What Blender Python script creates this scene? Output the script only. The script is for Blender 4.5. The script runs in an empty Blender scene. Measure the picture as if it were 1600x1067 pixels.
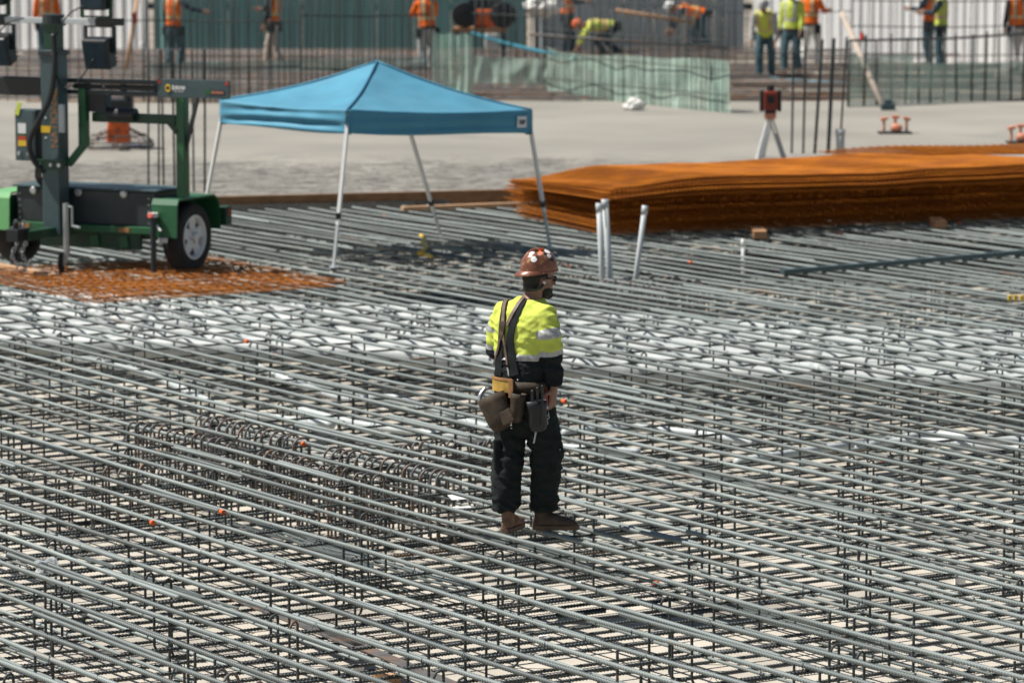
import bpy, bmesh, math, random
from mathutils import Vector, Matrix, noise
from mathutils.bvhtree import BVHTree

S = bpy.context.scene
COL = S.collection
RND = random.Random(7)

# ------------------------------------------------------------------ camera
F_PX, CX, CY, CAM_H = 6000.0, 800.0, 533.5, 4.32
PITCH = math.atan((CY + 220.0) / F_PX)
cd = bpy.data.cameras.new('camera'); cam = bpy.data.objects.new('camera', cd); COL.objects.link(cam)
cd.sensor_width = 36.0; cd.lens = F_PX / 1600.0 * 36.0
cd.clip_start = 0.5; cd.clip_end = 2000
cam.location = (0, 0, CAM_H); cam.rotation_euler = (math.pi / 2 - PITCH, 0, 0)
cd.dof.use_dof = True; cd.dof.focus_distance = 22.4; cd.dof.aperture_fstop = 3.5; cd.dof.aperture_blades = 9
S.camera = cam

# ------------------------------------------------------------------ light
SUN_EL = math.radians(59); SUN_TO = Vector((-0.995, 0.07, 0)).normalized()   # horizontal direction towards the sun
w = bpy.data.worlds.new('World'); S.world = w; w.use_nodes = True
nt = w.node_tree; nt.nodes.clear()
sky = nt.nodes.new('ShaderNodeTexSky'); sky.sky_type = 'NISHITA'; sky.sun_disc = False
sky.sun_elevation = SUN_EL; sky.sun_rotation = math.atan2(SUN_TO.x, SUN_TO.y)
sky.air_density = 1.0; sky.dust_density = 0.6; sky.ozone_density = 0.0
bg = nt.nodes.new('ShaderNodeBackground'); bg.inputs['Strength'].default_value = 0.05
wo = nt.nodes.new('ShaderNodeOutputWorld')
nt.links.new(sky.outputs[0], bg.inputs[0]); nt.links.new(bg.outputs[0], wo.inputs[0])
sd = bpy.data.lights.new('sun', 'SUN'); sd.energy = 5.0; sd.angle = math.radians(0.5); sd.color = (1.0, 0.95, 0.88)
sun = bpy.data.objects.new('sun', sd); COL.objects.link(sun)
sdir = Vector((SUN_TO.x * math.cos(SUN_EL), SUN_TO.y * math.cos(SUN_EL), math.sin(SUN_EL)))
sun.rotation_euler = sdir.to_track_quat('Z', 'Y').to_euler(); sun.location = (-20, 10, 40)
S.view_settings.view_transform = 'Standard'; S.view_settings.look = 'None'
S.view_settings.exposure = 0.36; S.view_settings.gamma = 1.0; S.view_settings.use_curve_mapping = False

# ------------------------------------------------------------------ helpers
CAMP = Vector((0, 0, CAM_H))
FWD = Vector((0, math.cos(PITCH), -math.sin(PITCH))); UPV = Vector((0, math.sin(PITCH), math.cos(PITCH)))
def ray(px, py):
    return (FWD + Vector((1, 0, 0)) * ((px - CX) / F_PX) - UPV * ((py - CY) / F_PX)).normalized()
def P(px, py, z=0.0):                       # the point of the level z seen at a pixel
    r = ray(px, py); return CAMP + r * ((z - CAM_H) / r.z)
def D(px, py, y):                           # the point at distance y seen at a pixel
    r = ray(px, py); return CAMP + r * (y / r.y)
def V(*a): return Vector(a)
def lerp(a, b, t): return a + (b - a) * t

class MB:
    def __init__(s): s.v = []; s.f = []; s.m = []
    def add(s, vs, fs, mi=0):
        o = len(s.v); s.v += [tuple(v) for v in vs]
        s.f += [tuple(i + o for i in f) for f in fs]; s.m += [mi] * len(fs); return s
    def box(s, c, size, rot=None, mi=0):
        c = Vector(c); x, y, z = size[0] / 2, size[1] / 2, size[2] / 2
        pts = [Vector(p) for p in ((-x,-y,-z),(x,-y,-z),(x,y,-z),(-x,y,-z),(-x,-y,z),(x,-y,z),(x,y,z),(-x,y,z))]
        if rot is not None: pts = [rot @ p for p in pts]
        return s.add([p + c for p in pts], [(0,3,2,1),(4,5,6,7),(0,1,5,4),(1,2,6,5),(2,3,7,6),(3,0,4,7)], mi)
    def beam(s, a, b, w, h, up=(0, 0, 1), mi=0):
        a = Vector(a); b = Vector(b); d = b - a; L = d.length; d.normalize()
        up = Vector(up); sx = d.cross(up)
        if sx.length < 1e-4: sx = d.cross(Vector((1, 0, 0)))
        sx.normalize(); uz = sx.cross(d)
        return s.box((a + b) / 2, (w, L, h), Matrix((sx, d, uz)).transposed(), mi)
    def loft(s, rings, caps=True, mi=0, close=True):
        n = len(rings[0]); vs = [p for r in rings for p in r]; fs = []
        for i in range(len(rings) - 1):
            for j in range(n if close else n - 1):
                k = (j + 1) % n; fs.append((i*n+j, i*n+k, (i+1)*n+k, (i+1)*n+j))
        if caps:
            fs.append(tuple(range(n - 1, -1, -1))); fs.append(tuple((len(rings) - 1) * n + j for j in range(n)))
        return s.add(vs, fs, mi)
    def tube(s, pts, r, n=8, side=None, mi=0, caps=True):
        pts = [Vector(p) for p in pts]; rings = []
        prev = Vector(side) if side else None
        for i, p in enumerate(pts):
            t = (pts[min(i + 1, len(pts) - 1)] - pts[max(i - 1, 0)]).normalized()
            if prev is None:
                prev = Vector((0, 0, 1)) if abs(t.z) < .9 else Vector((1, 0, 0))
            a = prev - t * prev.dot(t)
            if a.length < 1e-5: a = t.orthogonal()
            a.normalize(); b = t.cross(a)
            if not side: prev = a
            rr = r[i] if isinstance(r, (list, tuple)) else r
            ra, rb = rr if isinstance(rr, (list, tuple)) else (rr, rr)
            rings.append([p + a * (ra * math.cos(2*math.pi*k/n)) + b * (rb * math.sin(2*math.pi*k/n)) for k in range(n)])
        return s.loft(rings, caps, mi)
    def cyl(s, a, b, r, n=12, r2=None, mi=0): return s.tube([a, b], [r, r if r2 is None else r2], n, mi=mi)
    def ball(s, c, rx, ry, rz, rot=None, n=14, mi=0):
        c = Vector(c); rings = []
        m = max(6, n // 2 + 1)
        for i in range(m + 1):
            th = math.pi * (0.02 + 0.96 * i / m); ring = []
            for k in range(n):
                ph = 2 * math.pi * k / n
                p = Vector((rx*math.sin(th)*math.cos(ph), ry*math.sin(th)*math.sin(ph), -rz*math.cos(th)))
                if rot is not None: p = rot @ p
                ring.append(c + p)
            rings.append(ring)
        return s.loft(rings, True, mi)
    def lathe(s, prof, origin, axis, n=24, mi=0, caps=True):        # prof: list of (radius, along axis)
        o = Vector(origin); ax = Vector(axis).normalized(); a = ax.orthogonal().normalized(); b = ax.cross(a)
        return s.loft([[o + ax*h + a*(r*math.cos(2*math.pi*k/n)) + b*(r*math.sin(2*math.pi*k/n)) for k in range(n)] for r, h in prof], caps, mi)
    def mesh(s, name, mats, smooth=False):
        me = bpy.data.meshes.new(name); me.from_pydata(s.v, [], s.f); me.update()
        for m in (mats if isinstance(mats, (list, tuple)) else [mats]): me.materials.append(m)
        if any(s.m): me.polygons.foreach_set('material_index', s.m)
        if smooth: me.polygons.foreach_set('use_smooth', [True] * len(me.polygons))
        bm = bmesh.new(); bm.from_mesh(me); bmesh.ops.recalc_face_normals(bm, faces=bm.faces); bm.to_mesh(me); bm.free()
        return me
    def build(s, name, mats, parent=None, smooth=False, bevel=0, loc=None):
        o = bpy.data.objects.new(name, s.mesh(name, mats, smooth)); COL.objects.link(o)
        if parent: o.parent = parent
        if loc: o.location = loc
        if bevel:
            b = o.modifiers.new('bevel', 'BEVEL'); b.width = bevel; b.segments = 2; b.limit_method = 'ANGLE'; b.angle_limit = .6
        return o

def tag(o, label=None, cat=None, group=None, kind=None):
    if label: o['label'] = label
    if cat: o['category'] = cat
    if group: o['group'] = group
    if kind: o['kind'] = kind
    return o
def empty(name, loc=(0, 0, 0), rz=0.0, label=None, cat=None, group=None):
    o = bpy.data.objects.new(name, None); COL.objects.link(o); o.location = loc; o.rotation_euler = (0, 0, rz)
    o.empty_display_size = .1
    return tag(o, label, cat, group)
def inst(name, me, parent=None, loc=(0, 0, 0), mat4=None):
    o = bpy.data.objects.new(name, me); COL.objects.link(o)
    if parent: o.parent = parent
    if mat4 is not None: o.matrix_local = mat4
    else: o.location = loc
    return o
def copy_tree(o, parent=None):
    c = o.copy(); COL.objects.link(c); c.parent = parent
    for ch in list(o.children): copy_tree(ch, c)
    return c
def frame(p, d, roll=0.0, sc=(1, 1, 1)):                # matrix whose x axis runs along d
    d = Vector(d).normalized(); y = Vector((0, 0, 1)).cross(d)
    if y.length < 1e-4: y = Vector((0, 1, 0))
    y.normalize(); z = d.cross(y)
    m = Matrix((d, y, z)).transposed().to_4x4(); m = m @ Matrix.Rotation(roll, 4, 'X') @ Matrix.Diagonal((*sc, 1))
    m.translation = Vector(p); return m
def remesh(mb, voxel, it=4, disp=None):
    me = mb.mesh('tmp', []); o = bpy.data.objects.new('tmp', me); COL.objects.link(o)
    r = o.modifiers.new('r', 'REMESH'); r.mode = 'VOXEL'; r.voxel_size = voxel; r.adaptivity = 0
    sm = o.modifiers.new('s', 'SMOOTH'); sm.factor = .5; sm.iterations = it
    dg = bpy.context.evaluated_depsgraph_get()
    out = bpy.data.meshes.new_from_object(o.evaluated_get(dg))
    bpy.data.objects.remove(o); bpy.data.meshes.remove(me)
    out.materials.clear()
    if disp:
        ns = [v.normal.copy() for v in out.vertices]
        for v, n in zip(out.vertices, ns): v.co += n * disp(v.co, n)
    out.polygons.foreach_set('use_smooth', [True] * len(out.polygons))
    return out
def put(name, me, mats, parent, classify=None):
    me.name = name
    for m in (mats if isinstance(mats, (list, tuple)) else [mats]): me.materials.append(m)
    if classify: me.polygons.foreach_set('material_index', [classify(p.center, p.normal) for p in me.polygons])
    o = bpy.data.objects.new(name, me); COL.objects.link(o); o.parent = parent; return o
def text_mesh(name, body, size, mat4, m, parent, extrude=.0008):
    c = bpy.data.curves.new('t', 'FONT'); c.body = body; c.size = size; c.extrude = extrude; c.align_x = 'CENTER'; c.align_y = 'CENTER'
    o = bpy.data.objects.new('t', c); COL.objects.link(o)
    me = bpy.data.meshes.new_from_object(o.evaluated_get(bpy.context.evaluated_depsgraph_get()))
    bpy.data.objects.remove(o); me.materials.clear(); me.materials.append(m)
    return inst(name, me, parent, mat4=mat4)

# ------------------------------------------------------------------ materials
def mat(name, col, rough=.6, metal=0.0, var=.0, vscale=8.0, bump=0.0, bscale=60.0, col2=None, thr=(.55, .7), spot=6.0, spec=.5, orand=0.0, stretch=None):
    m = bpy.data.materials.new(name); m.use_nodes = True; nt = m.node_tree; N = nt.nodes; L = nt.links
    b = N['Principled BSDF']; b.inputs['Roughness'].default_value = rough; b.inputs['Metallic'].default_value = metal
    b.inputs['Specular IOR Level'].default_value = spec
    b.inputs['Base Color'].default_value = (*col, 1)
    tc = N.new('ShaderNodeTexCoord'); src = tc.outputs['Object']
    if stretch:
        mp = N.new('ShaderNodeMapping'); mp.inputs['Scale'].default_value = stretch; L.new(src, mp.inputs[0]); src = mp.outputs[0]
    if orand or col2:
        oi = N.new('ShaderNodeObjectInfo'); va = N.new('ShaderNodeVectorMath'); va.operation = 'ADD'
        mu = N.new('ShaderNodeMath'); mu.operation = 'MULTIPLY'; mu.inputs[1].default_value = 57.0
        L.new(oi.outputs['Random'], mu.inputs[0]); L.new(src, va.inputs[0]); L.new(mu.outputs[0], va.inputs[1]); src = va.outputs[0]
    cur = None
    if var:
        n = N.new('ShaderNodeTexNoise'); n.inputs['Scale'].default_value = vscale; n.inputs['Detail'].default_value = 5; L.new(src, n.inputs['Vector'])
        r = N.new('ShaderNodeMapRange'); r.inputs[1].default_value = .3; r.inputs[2].default_value = .7
        r.inputs[3].default_value = 1 - var; r.inputs[4].default_value = 1 + var; L.new(n.outputs[0], r.inputs[0])
        mx = N.new('ShaderNodeVectorMath'); mx.operation = 'SCALE'; mx.inputs[0].default_value = col; L.new(r.outputs[0], mx.inputs['Scale']); cur = mx.outputs[0]
    if col2:
        n2 = N.new('ShaderNodeTexNoise'); n2.inputs['Scale'].default_value = spot; n2.inputs['Detail'].default_value = 6; L.new(src, n2.inputs['Vector'])
        r2 = N.new('ShaderNodeMapRange'); r2.inputs[1].default_value = thr[0]; r2.inputs[2].default_value = thr[1]; L.new(n2.outputs[0], r2.inputs[0])
        mc = N.new('ShaderNodeMix'); mc.data_type = 'RGBA'; L.new(r2.outputs[0], mc.inputs[0]); mc.inputs[7].default_value = (*col2, 1)
        if cur: L.new(cur, mc.inputs[6])
        else: mc.inputs[6].default_value = (*col, 1)
        cur = mc.outputs[2]
    if orand:
        r3 = N.new('ShaderNodeMapRange'); r3.inputs[3].default_value = 1 - orand; r3.inputs[4].default_value = 1 + orand; L.new(oi.outputs['Random'], r3.inputs[0])
        m3 = N.new('ShaderNodeVectorMath'); m3.operation = 'SCALE'; L.new(r3.outputs[0], m3.inputs['Scale'])
        if cur: L.new(cur, m3.inputs[0])
        else: m3.inputs[0].default_value = col
        cur = m3.outputs[0]
    if cur: L.new(cur, b.inputs['Base Color'])
    if bump:
        nb = N.new('ShaderNodeTexNoise'); nb.inputs['Scale'].default_value = bscale; nb.inputs['Detail'].default_value = 4; L.new(src, nb.inputs['Vector'])
        bp = N.new('ShaderNodeBump'); bp.inputs['Strength'].default_value = bump; bp.inputs['Distance'].default_value = .01
        L.new(nb.outputs[0], bp.inputs['Height']); L.new(bp.outputs[0], b.inputs['Normal'])
    return m

M = {}
M['bar'] = mat('weathered_steel_bar', (.205, .236, .228), .45, .0, var=.22, vscale=3, col2=(.30, .155, .07), thr=(.66, .80), spot=1.1, orand=.38, spec=.4, stretch=(.6, 8, 8))
M['bar_shaded'] = mat('shaded_steel_bar', (.036, .045, .044), .6, .0, var=.25, vscale=4, col2=(.20, .12, .07), thr=(.62, .78), spot=1.5, orand=.3, stretch=(.8, 8, 8))  # same steel as the plain bars, with shade put into a darker colour
M['hook'] = mat('brown_grey_steel', (.115, .108, .102), .5, .2, var=.3, vscale=9, col2=(.24, .14, .09), thr=(.5, .7), spot=7, orand=.25)
M['rust'] = mat('rusty_wire', (.36, .12, .016), .9, 0, var=.3, vscale=3, orand=.12, spec=.08, col2=(.29, .095, .022), thr=(.45, .65), spot=2.5)
M['mud'] = mat('blinding_concrete', (.50, .462, .395), .9, 0, var=.12, vscale=1.4, bump=.25, bscale=40, col2=(.27, .25, .22), thr=(.50, .70), spot=.8, spec=.2)
M['white_pipe'] = mat('white_plastic_duct', (.43, .46, .45), .5, 0, var=.14, vscale=6, orand=.06, col2=(.5, .5, .47), thr=(.62, .8), spot=5)
M['grey_pipe'] = mat('pale_grey_conduit', (.50, .54, .54), .5, 0, var=.1, vscale=7)
M['wood'] = mat('raw_timber', (.36, .205, .11), .8, 0, var=.25, vscale=3, bump=.3, bscale=30, stretch=(1, 9, 9), spec=.2)
M['wood_pale'] = mat('pale_timber', (.50, .31, .18), .8, 0, var=.2, vscale=3, bump=.3, bscale=30, stretch=(1, 9, 9), spec=.2)
M['ply'] = mat('form_ply', (.27, .15, .075), .8, 0, var=.25, vscale=3, stretch=(1, 6, 6), spec=.2)
M['lime'] = mat('lime_cloth', (.58, .665, .115), .85, 0, var=.07, vscale=14, bump=.12, bscale=220, spec=.2)
M['orange'] = mat('orange_cloth', (.80, .155, .02), .85, 0, var=.10, vscale=10, bump=.12, bscale=120, spec=.2)
M['black_cloth'] = mat('black_cloth', (.016, .019, .02), .9, 0, var=.2, vscale=20, bump=.15, bscale=200, spec=.2)
M['trouser'] = mat('charcoal_canvas', (.017, .021, .021), .9, 0, var=.25, vscale=9, bump=.25, bscale=160, spec=.2)
M['reflect'] = mat('silver_tape', (.42, .43, .43), .4, .2, var=.25, vscale=40)
M['denim'] = mat('denim', (.07, .125, .145), .9, 0, var=.25, vscale=7, spec=.2)
M['navy'] = mat('dark_navy_cloth', (.03, .05, .065), .9, 0, var=.2, vscale=7, spec=.2)
M['khaki'] = mat('khaki_cloth', (.42, .36, .30), .9, 0, var=.15, vscale=7, spec=.2)
M['greycloth'] = mat('grey_cloth', (.44, .43, .41), .9, 0, var=.12, vscale=7, spec=.2)
M['whitecloth'] = mat('white_cloth', (.68, .67, .63), .9, 0, var=.08, vscale=7, spec=.2)
M['skin'] = mat('brown_skin', (.25, .13, .085), .5, 0, var=.1, vscale=30, bump=.06, bscale=200)
M['skin_pale'] = mat('tanned_skin', (.34, .19, .125), .55, 0, var=.08, vscale=30)
M['hair'] = mat('black_hair', (.012, .011, .01), .7, 0, bump=.5, bscale=300)
M['leather'] = mat('brown_leather', (.042, .027, .014), .7, 0, var=.3, vscale=14, bump=.3, bscale=120, col2=(.075, .048, .028), thr=(.52, .75), spot=18)
M['leather_strap'] = mat('tan_leather_strap', (.14, .09, .065), .6, 0, var=.3, vscale=25)
M['leather_tan'] = mat('tan_leather', (.33, .165, .06), .65, 0, var=.25, vscale=20, col2=(.14, .08, .04), thr=(.55, .75), spot=15)
M['yellow_pad'] = mat('yellow_leather_pad', (.44, .27, .05), .65, 0, var=.3, vscale=15, col2=(.2, .12, .05), thr=(.55, .7), spot=20)
M['boot'] = mat('tan_boot_leather', (.215, .115, .066), .75, 0, var=.25, vscale=16, bump=.2, bscale=120)
M['boot_dark'] = mat('dark_boot_leather', (.085, .055, .037), .75, 0, var=.3, vscale=16, bump=.2, bscale=120)
M['sole'] = mat('boot_sole', (.13, .085, .055), .85, 0)
M['copper'] = mat('copper_brown_hat', (.21, .078, .044), .3, .15, var=.2, vscale=18, col2=(.42, .22, .14), thr=(.55, .7), spot=30)
M['black'] = mat('black_plastic', (.015, .017, .018), .45, 0)
M['rubber'] = mat('black_rubber', (.018, .018, .018), .8, 0, var=.2, vscale=20, bump=.2, bscale=60)
M['steel'] = mat('bright_steel', (.5, .52, .52), .35, .7, var=.1, vscale=20)
M['white'] = mat('white_paint', (.74, .75, .73), .4, 0, var=.04, vscale=10)
M['red'] = mat('red_paint', (.52, .05, .025), .4, 0)
M['yellow'] = mat('yellow_paint', (.75, .48, .03), .5, 0)
M['orange_paint'] = mat('orange_paint', (.75, .13, .02), .5, 0, var=.2, vscale=30)
M['salmon'] = mat('faded_orange_paint', (.62, .24, .14), .6, 0, var=.2, vscale=20)
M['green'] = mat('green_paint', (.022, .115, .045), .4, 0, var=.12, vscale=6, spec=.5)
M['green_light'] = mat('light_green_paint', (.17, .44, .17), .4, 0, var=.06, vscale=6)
M['green_dark'] = mat('dark_green_paint', (.012, .055, .028), .42, 0, var=.15, vscale=6)
M['charcoal'] = mat('charcoal_paint', (.026, .036, .038), .4, 0, var=.15, vscale=7)
M['slate'] = mat('slate_paint', (.055, .09, .095), .4, 0, var=.12, vscale=7)
M['blue'] = mat('blue_canopy_cloth', (.068, .265, .385), .55, 0, var=.11, vscale=2.2, bump=.08, bscale=180, spec=.35)
bb_ = M['blue'].node_tree.nodes['Principled BSDF']; bb_.inputs['Sheen Weight'].default_value = .25; bb_.inputs['Sheen Roughness'].default_value = .4
M['blue_seam'] = mat('blue_seam', (.04, .17, .28), .6, 0)
M['concrete'] = None
M['dirt'] = mat('site_dirt', (.29, .255, .21), .95, 0, var=.35, vscale=.7, bump=.6, bscale=4, col2=(.13, .125, .11), thr=(.48, .62), spot=.45, spec=.1)
M['wall_blue'] = mat('blue_grey_sheet', (.175, .33, .315), .45, .1, var=.12, vscale=.7, stretch=(2.5, 1, .15))
M['wall_grey'] = mat('mid_grey_sheet', (.36, .40, .41), .5, .1, var=.15, vscale=.7, stretch=(2.5, 1, .15))
M['wall_white'] = mat('white_sheet', (.80, .80, .79), .5, 0, var=.10, vscale=.8, stretch=(2.5, 1, .3))
M['foil'] = mat('crumpled_clear_plastic', (.7, .74, .75), .12, 0, spec=.8)
M['foil'].node_tree.nodes['Principled BSDF'].inputs['Alpha'].default_value = .45
M['dark_red'] = mat('dark_red_plastic', (.20, .03, .015), .4)
M['paper'] = mat('white_paper', (.75, .75, .73), .8)
M['teal_hose'] = mat('blue_hose', (.03, .20, .27), .5)

def concrete_mat():
    m = mat('fresh_slab_concrete', (.285, .27, .235), .75, 0, var=.13, vscale=.35, col2=(.25, .238, .21), thr=(.55, .72), spot=.6, spec=.25); nt = m.node_tree; N = nt.nodes; L = nt.links
    b = N['Principled BSDF']; geo = N.new('ShaderNodeNewGeometry'); sep = N.new('ShaderNodeSeparateXYZ'); L.new(geo.outputs['Position'], sep.inputs[0])
    # raked, still rough strip along the near edge; smooth floated concrete further back
    mp = N.new('ShaderNodeMapping'); mp.inputs['Scale'].default_value = (1.4, 2.6, 1); mp.inputs['Rotation'].default_value = (0, 0, .06); L.new(geo.outputs['Position'], mp.inputs[0])
    n = N.new('ShaderNodeTexNoise'); n.inputs['Scale'].default_value = 2.2; n.inputs['Detail'].default_value = 5; L.new(mp.outputs[0], n.inputs['Vector'])
    r = N.new('ShaderNodeMapRange'); r.inputs[1].default_value = 56.5; r.inputs[2].default_value = 53.5; L.new(sep.outputs[1], r.inputs[0])
    n0 = N.new('ShaderNodeTexNoise'); n0.inputs['Scale'].default_value = .5; L.new(geo.outputs['Position'], n0.inputs['Vector'])
    ad = N.new('ShaderNodeMath'); ad.operation = 'MULTIPLY_ADD'; ad.inputs[1].default_value = 5; L.new(n0.outputs[0], ad.inputs[0]); L.new(sep.outputs[1], ad.inputs[2]); L.new(ad.outputs[0], r.inputs[0])
    r.inputs[1].default_value = 58.5; r.inputs[2].default_value = 56.5
    bp = N.new('ShaderNodeBump'); bp.inputs['Distance'].default_value = .35; L.new(r.outputs[0], bp.inputs['Strength']); L.new(n.outputs[0], bp.inputs['Height']); L.new(bp.outputs[0], b.inputs['Normal'])
    mp2 = N.new('ShaderNodeMapping'); mp2.inputs['Scale'].default_value = (.9, 3.2, 1); L.new(geo.outputs['Position'], mp2.inputs[0]); n3 = N.new('ShaderNodeTexNoise'); n3.inputs['Scale'].default_value = 1.5; n3.inputs['Detail'].default_value = 6; L.new(mp2.outputs[0], n3.inputs['Vector'])
    r4 = N.new('ShaderNodeMapRange'); r4.inputs[1].default_value = .35; r4.inputs[2].default_value = .62; r4.inputs[3].default_value = .58; r4.inputs[4].default_value = 1.12; L.new(n3.outputs[0], r4.inputs[0])
    sc = N.new('ShaderNodeMix'); sc.data_type = 'FLOAT'; sc.inputs[2].default_value = 1.0; L.new(r.outputs[0], sc.inputs[0]); L.new(r4.outputs[0], sc.inputs[3])
    vm = N.new('ShaderNodeVectorMath'); vm.operation = 'SCALE'; old = b.inputs['Base Color'].links[0].from_socket; L.new(old, vm.inputs[0]); L.new(sc.outputs[0], vm.inputs['Scale']); L.new(vm.outputs[0], b.inputs['Base Color'])
    return m
M['concrete'] = concrete_mat()
def net_mat(name, col, a):
    m = mat(name, col, .7, 0, var=.15, vscale=3, spec=.2); nt = m.node_tree; N = nt.nodes; L = nt.links
    b = N['Principled BSDF']; t = N.new('ShaderNodeTexCoord'); n = N.new('ShaderNodeTexNoise'); n.inputs['Scale'].default_value = 2.5; n.inputs['Detail'].default_value = 4
    L.new(t.outputs['Object'], n.inputs[0]); r = N.new('ShaderNodeMapRange'); r.inputs[1].default_value = .3; r.inputs[2].default_value = .7; r.inputs[3].default_value = a - .15; r.inputs[4].default_value = a + .15
    L.new(n.outputs[0], r.inputs[0]); L.new(r.outputs[0], b.inputs['Alpha']); return m
M['net'] = net_mat('green_netting', (.46, .63, .53), .60)
M['net_light'] = net_mat('light_green_netting', (.38, .56, .46), .75)

# ================================================================== SETTING
def sheet(name, x0, x1, y0, y1, z, m, res=1):
    mb = MB(); mb.add([(x0,y0,z),(x1,y0,z),(x1,y1,z),(x0,y1,z)], [(0,1,2,3)])
    return tag(mb.build(name, m), kind='structure')
sheet('ground', -300, 300, -40, 500, -.80, M['dirt'])
mb = MB(); mb.box((0, 30, -.68), (44, 42, .2)); tag(mb.build('blinding_slab', M['mud']), kind='structure')
ZS = -.58
def E(x): return 47.5 + (x + 3.72) * .30                  # near edge of the new slab
mb = MB(); zt = .05
pts = [(-22, E(-22)), (22, E(22)), (22, 68.2), (-22, 68.2)]
mb.loft([[Vector((x, y, -.7)) for x, y in pts], [Vector((x, y, zt)) for x, y in pts]])
tag(mb.build('concrete_slab', M['concrete']), kind='structure')
# earth deck behind the slab, slightly uneven
mb = MB(); nx, ny = 60, 30; vs = []; fs = []
for j in range(ny + 1):
    for i in range(nx + 1):
        x = -32 + 64 * i / nx; y = 68.25 + 32 * j / ny
        vs.append((x, y, -.12 + .14 * noise.noise(Vector((x * .5, y * .5, 3))) if 0 < j < ny else -.12))
for j in range(ny):
    for i in range(nx): fs.append((j*(nx+1)+i, j*(nx+1)+i+1, (j+1)*(nx+1)+i+1, (j+1)*(nx+1)+i))
mb.add(vs, fs); tag(mb.build('earth_deck', M['dirt']), kind='structure')

# ------------------------------------------------------------------ sheet walls at the back
def sheet_wall(x0, x1, y, m, label, pitch, depth, rz=0.0, pivot=0):
    xc = (x0 + x1) / 2; px_ = xc if not pivot else (x0 if pivot < 0 else x1)
    root = empty('sheet_wall', (px_ + (xc - px_) * math.cos(rz), y + (xc - px_) * math.sin(rz), -.2), rz, label, 'wall')
    n = int((x1 - x0) / pitch); hgt = 4.6
    per = 2
    for k in range(0, n, per):
        mb = MB(); prof = []
        for q in range(per):
            a = x0 + (k + q) * pitch - (x0 + x1) / 2
            prof += [(a + .004, 0), (a + pitch*.36, 0), (a + pitch*.5, -depth), (a + pitch*.86, -depth)]
        prof.append((x0 + (k + per) * pitch - (x0 + x1) / 2 - .004, 0))
        fr = [Vector((px, py + RND.uniform(-.002, .002), 0)) for px, py in prof]; bk = [p + Vector((0, .02, 0)) for p in reversed(fr)]
        ring = fr + bk
        mb.loft([ring, [p + Vector((0, 0, hgt)) for p in ring]])
        mb.build('panel', m, root)
    mb = MB(); mb.box((0, .11, hgt - .5), (x1 - x0, .12, .14)); mb.box((0, .11, 1.2), (x1 - x0, .12, .14)); mb.build('rail', M['charcoal'], root)
    return root
sheet_wall(-15.5, -8.1, 87.2, M['wall_white'], 'light corrugated sheet wall at the far left behind the light tower', .30, .04, math.radians(-30), 1)
sheet_wall(-8.1, .5, 87.0, M['wall_blue'], 'blue grey corrugated sheet wall behind the blue canopy', .42, .06)
sheet_wall(.5, 5.45, 87.2, M['wall_grey'], 'mid grey corrugated sheet wall behind the green netted wall cage', .34, .06)
sheet_wall(5.45, 16.5, 87.0, M['wall_white'], 'white corrugated sheet wall at the far right behind the workers', .26, .014, math.radians(-36), -1)

# ================================================================== REBAR
MAIN = Vector((-.5417, .8406, 0)); CROSS = Vector((.8406, .5417, 0))
def bar_mesh(name, L, r, mats, pitch=.026, sides=7, sag=0, lat=0, ph=0, ribs=True, rib=1.26):
    mb = MB(); rings = []; n = int(L / pitch); pts = []
    for i in range(n):
        for fx, rr in (((.0, 1), (.5, 1), (.60, rib), (.9, rib)) if ribs else ((0, 1),)):
            if not ribs and i % 12 and i != n - 1: continue
            x = (i + fx) * pitch
            c = Vector((x, lat * math.sin(x * .9 + ph), sag * math.sin(x * 1.5 + ph * 2)))
            rings.append([c + Vector((0, r*rr*math.cos(2*math.pi*k/sides), r*rr*math.sin(2*math.pi*k/sides))) for k in range(sides)])
    mb.loft(rings)
    return mb.mesh(name, mats, True)
BARS = [bar_mesh('long_bar', 12.0, .0124, M['bar'], sag=.006, lat=.008, ph=k * 2.1) for k in range(3)]
CBARS = [bar_mesh('cross_bar', 12.0,   .0088, M['bar_shaded'], .024, 6, sag=.003, lat=.006, ph=k * 1.7, rib=1.34) for k in range(3)]
LBARS = [bar_mesh('low_bar', 9.0, .0095, M['bar'], .024, 6, sag=.004, lat=.012, ph=k * 1.3) for k in range(2)]
def inview(p, mx=.6, y0=18.4):
    return p.y > y0 and p.y < E(p.x) + .4 and abs(p.x) < p.y * .1334 + mx
def span(base, d, lo, hi, **k):
    ts = [t / 4 for t in range(int(lo * 4), int(hi * 4)) if inview(base + d * (t / 4), **k)]
    return (ts[0], ts[-1]) if len(ts) > 1 else None

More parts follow.
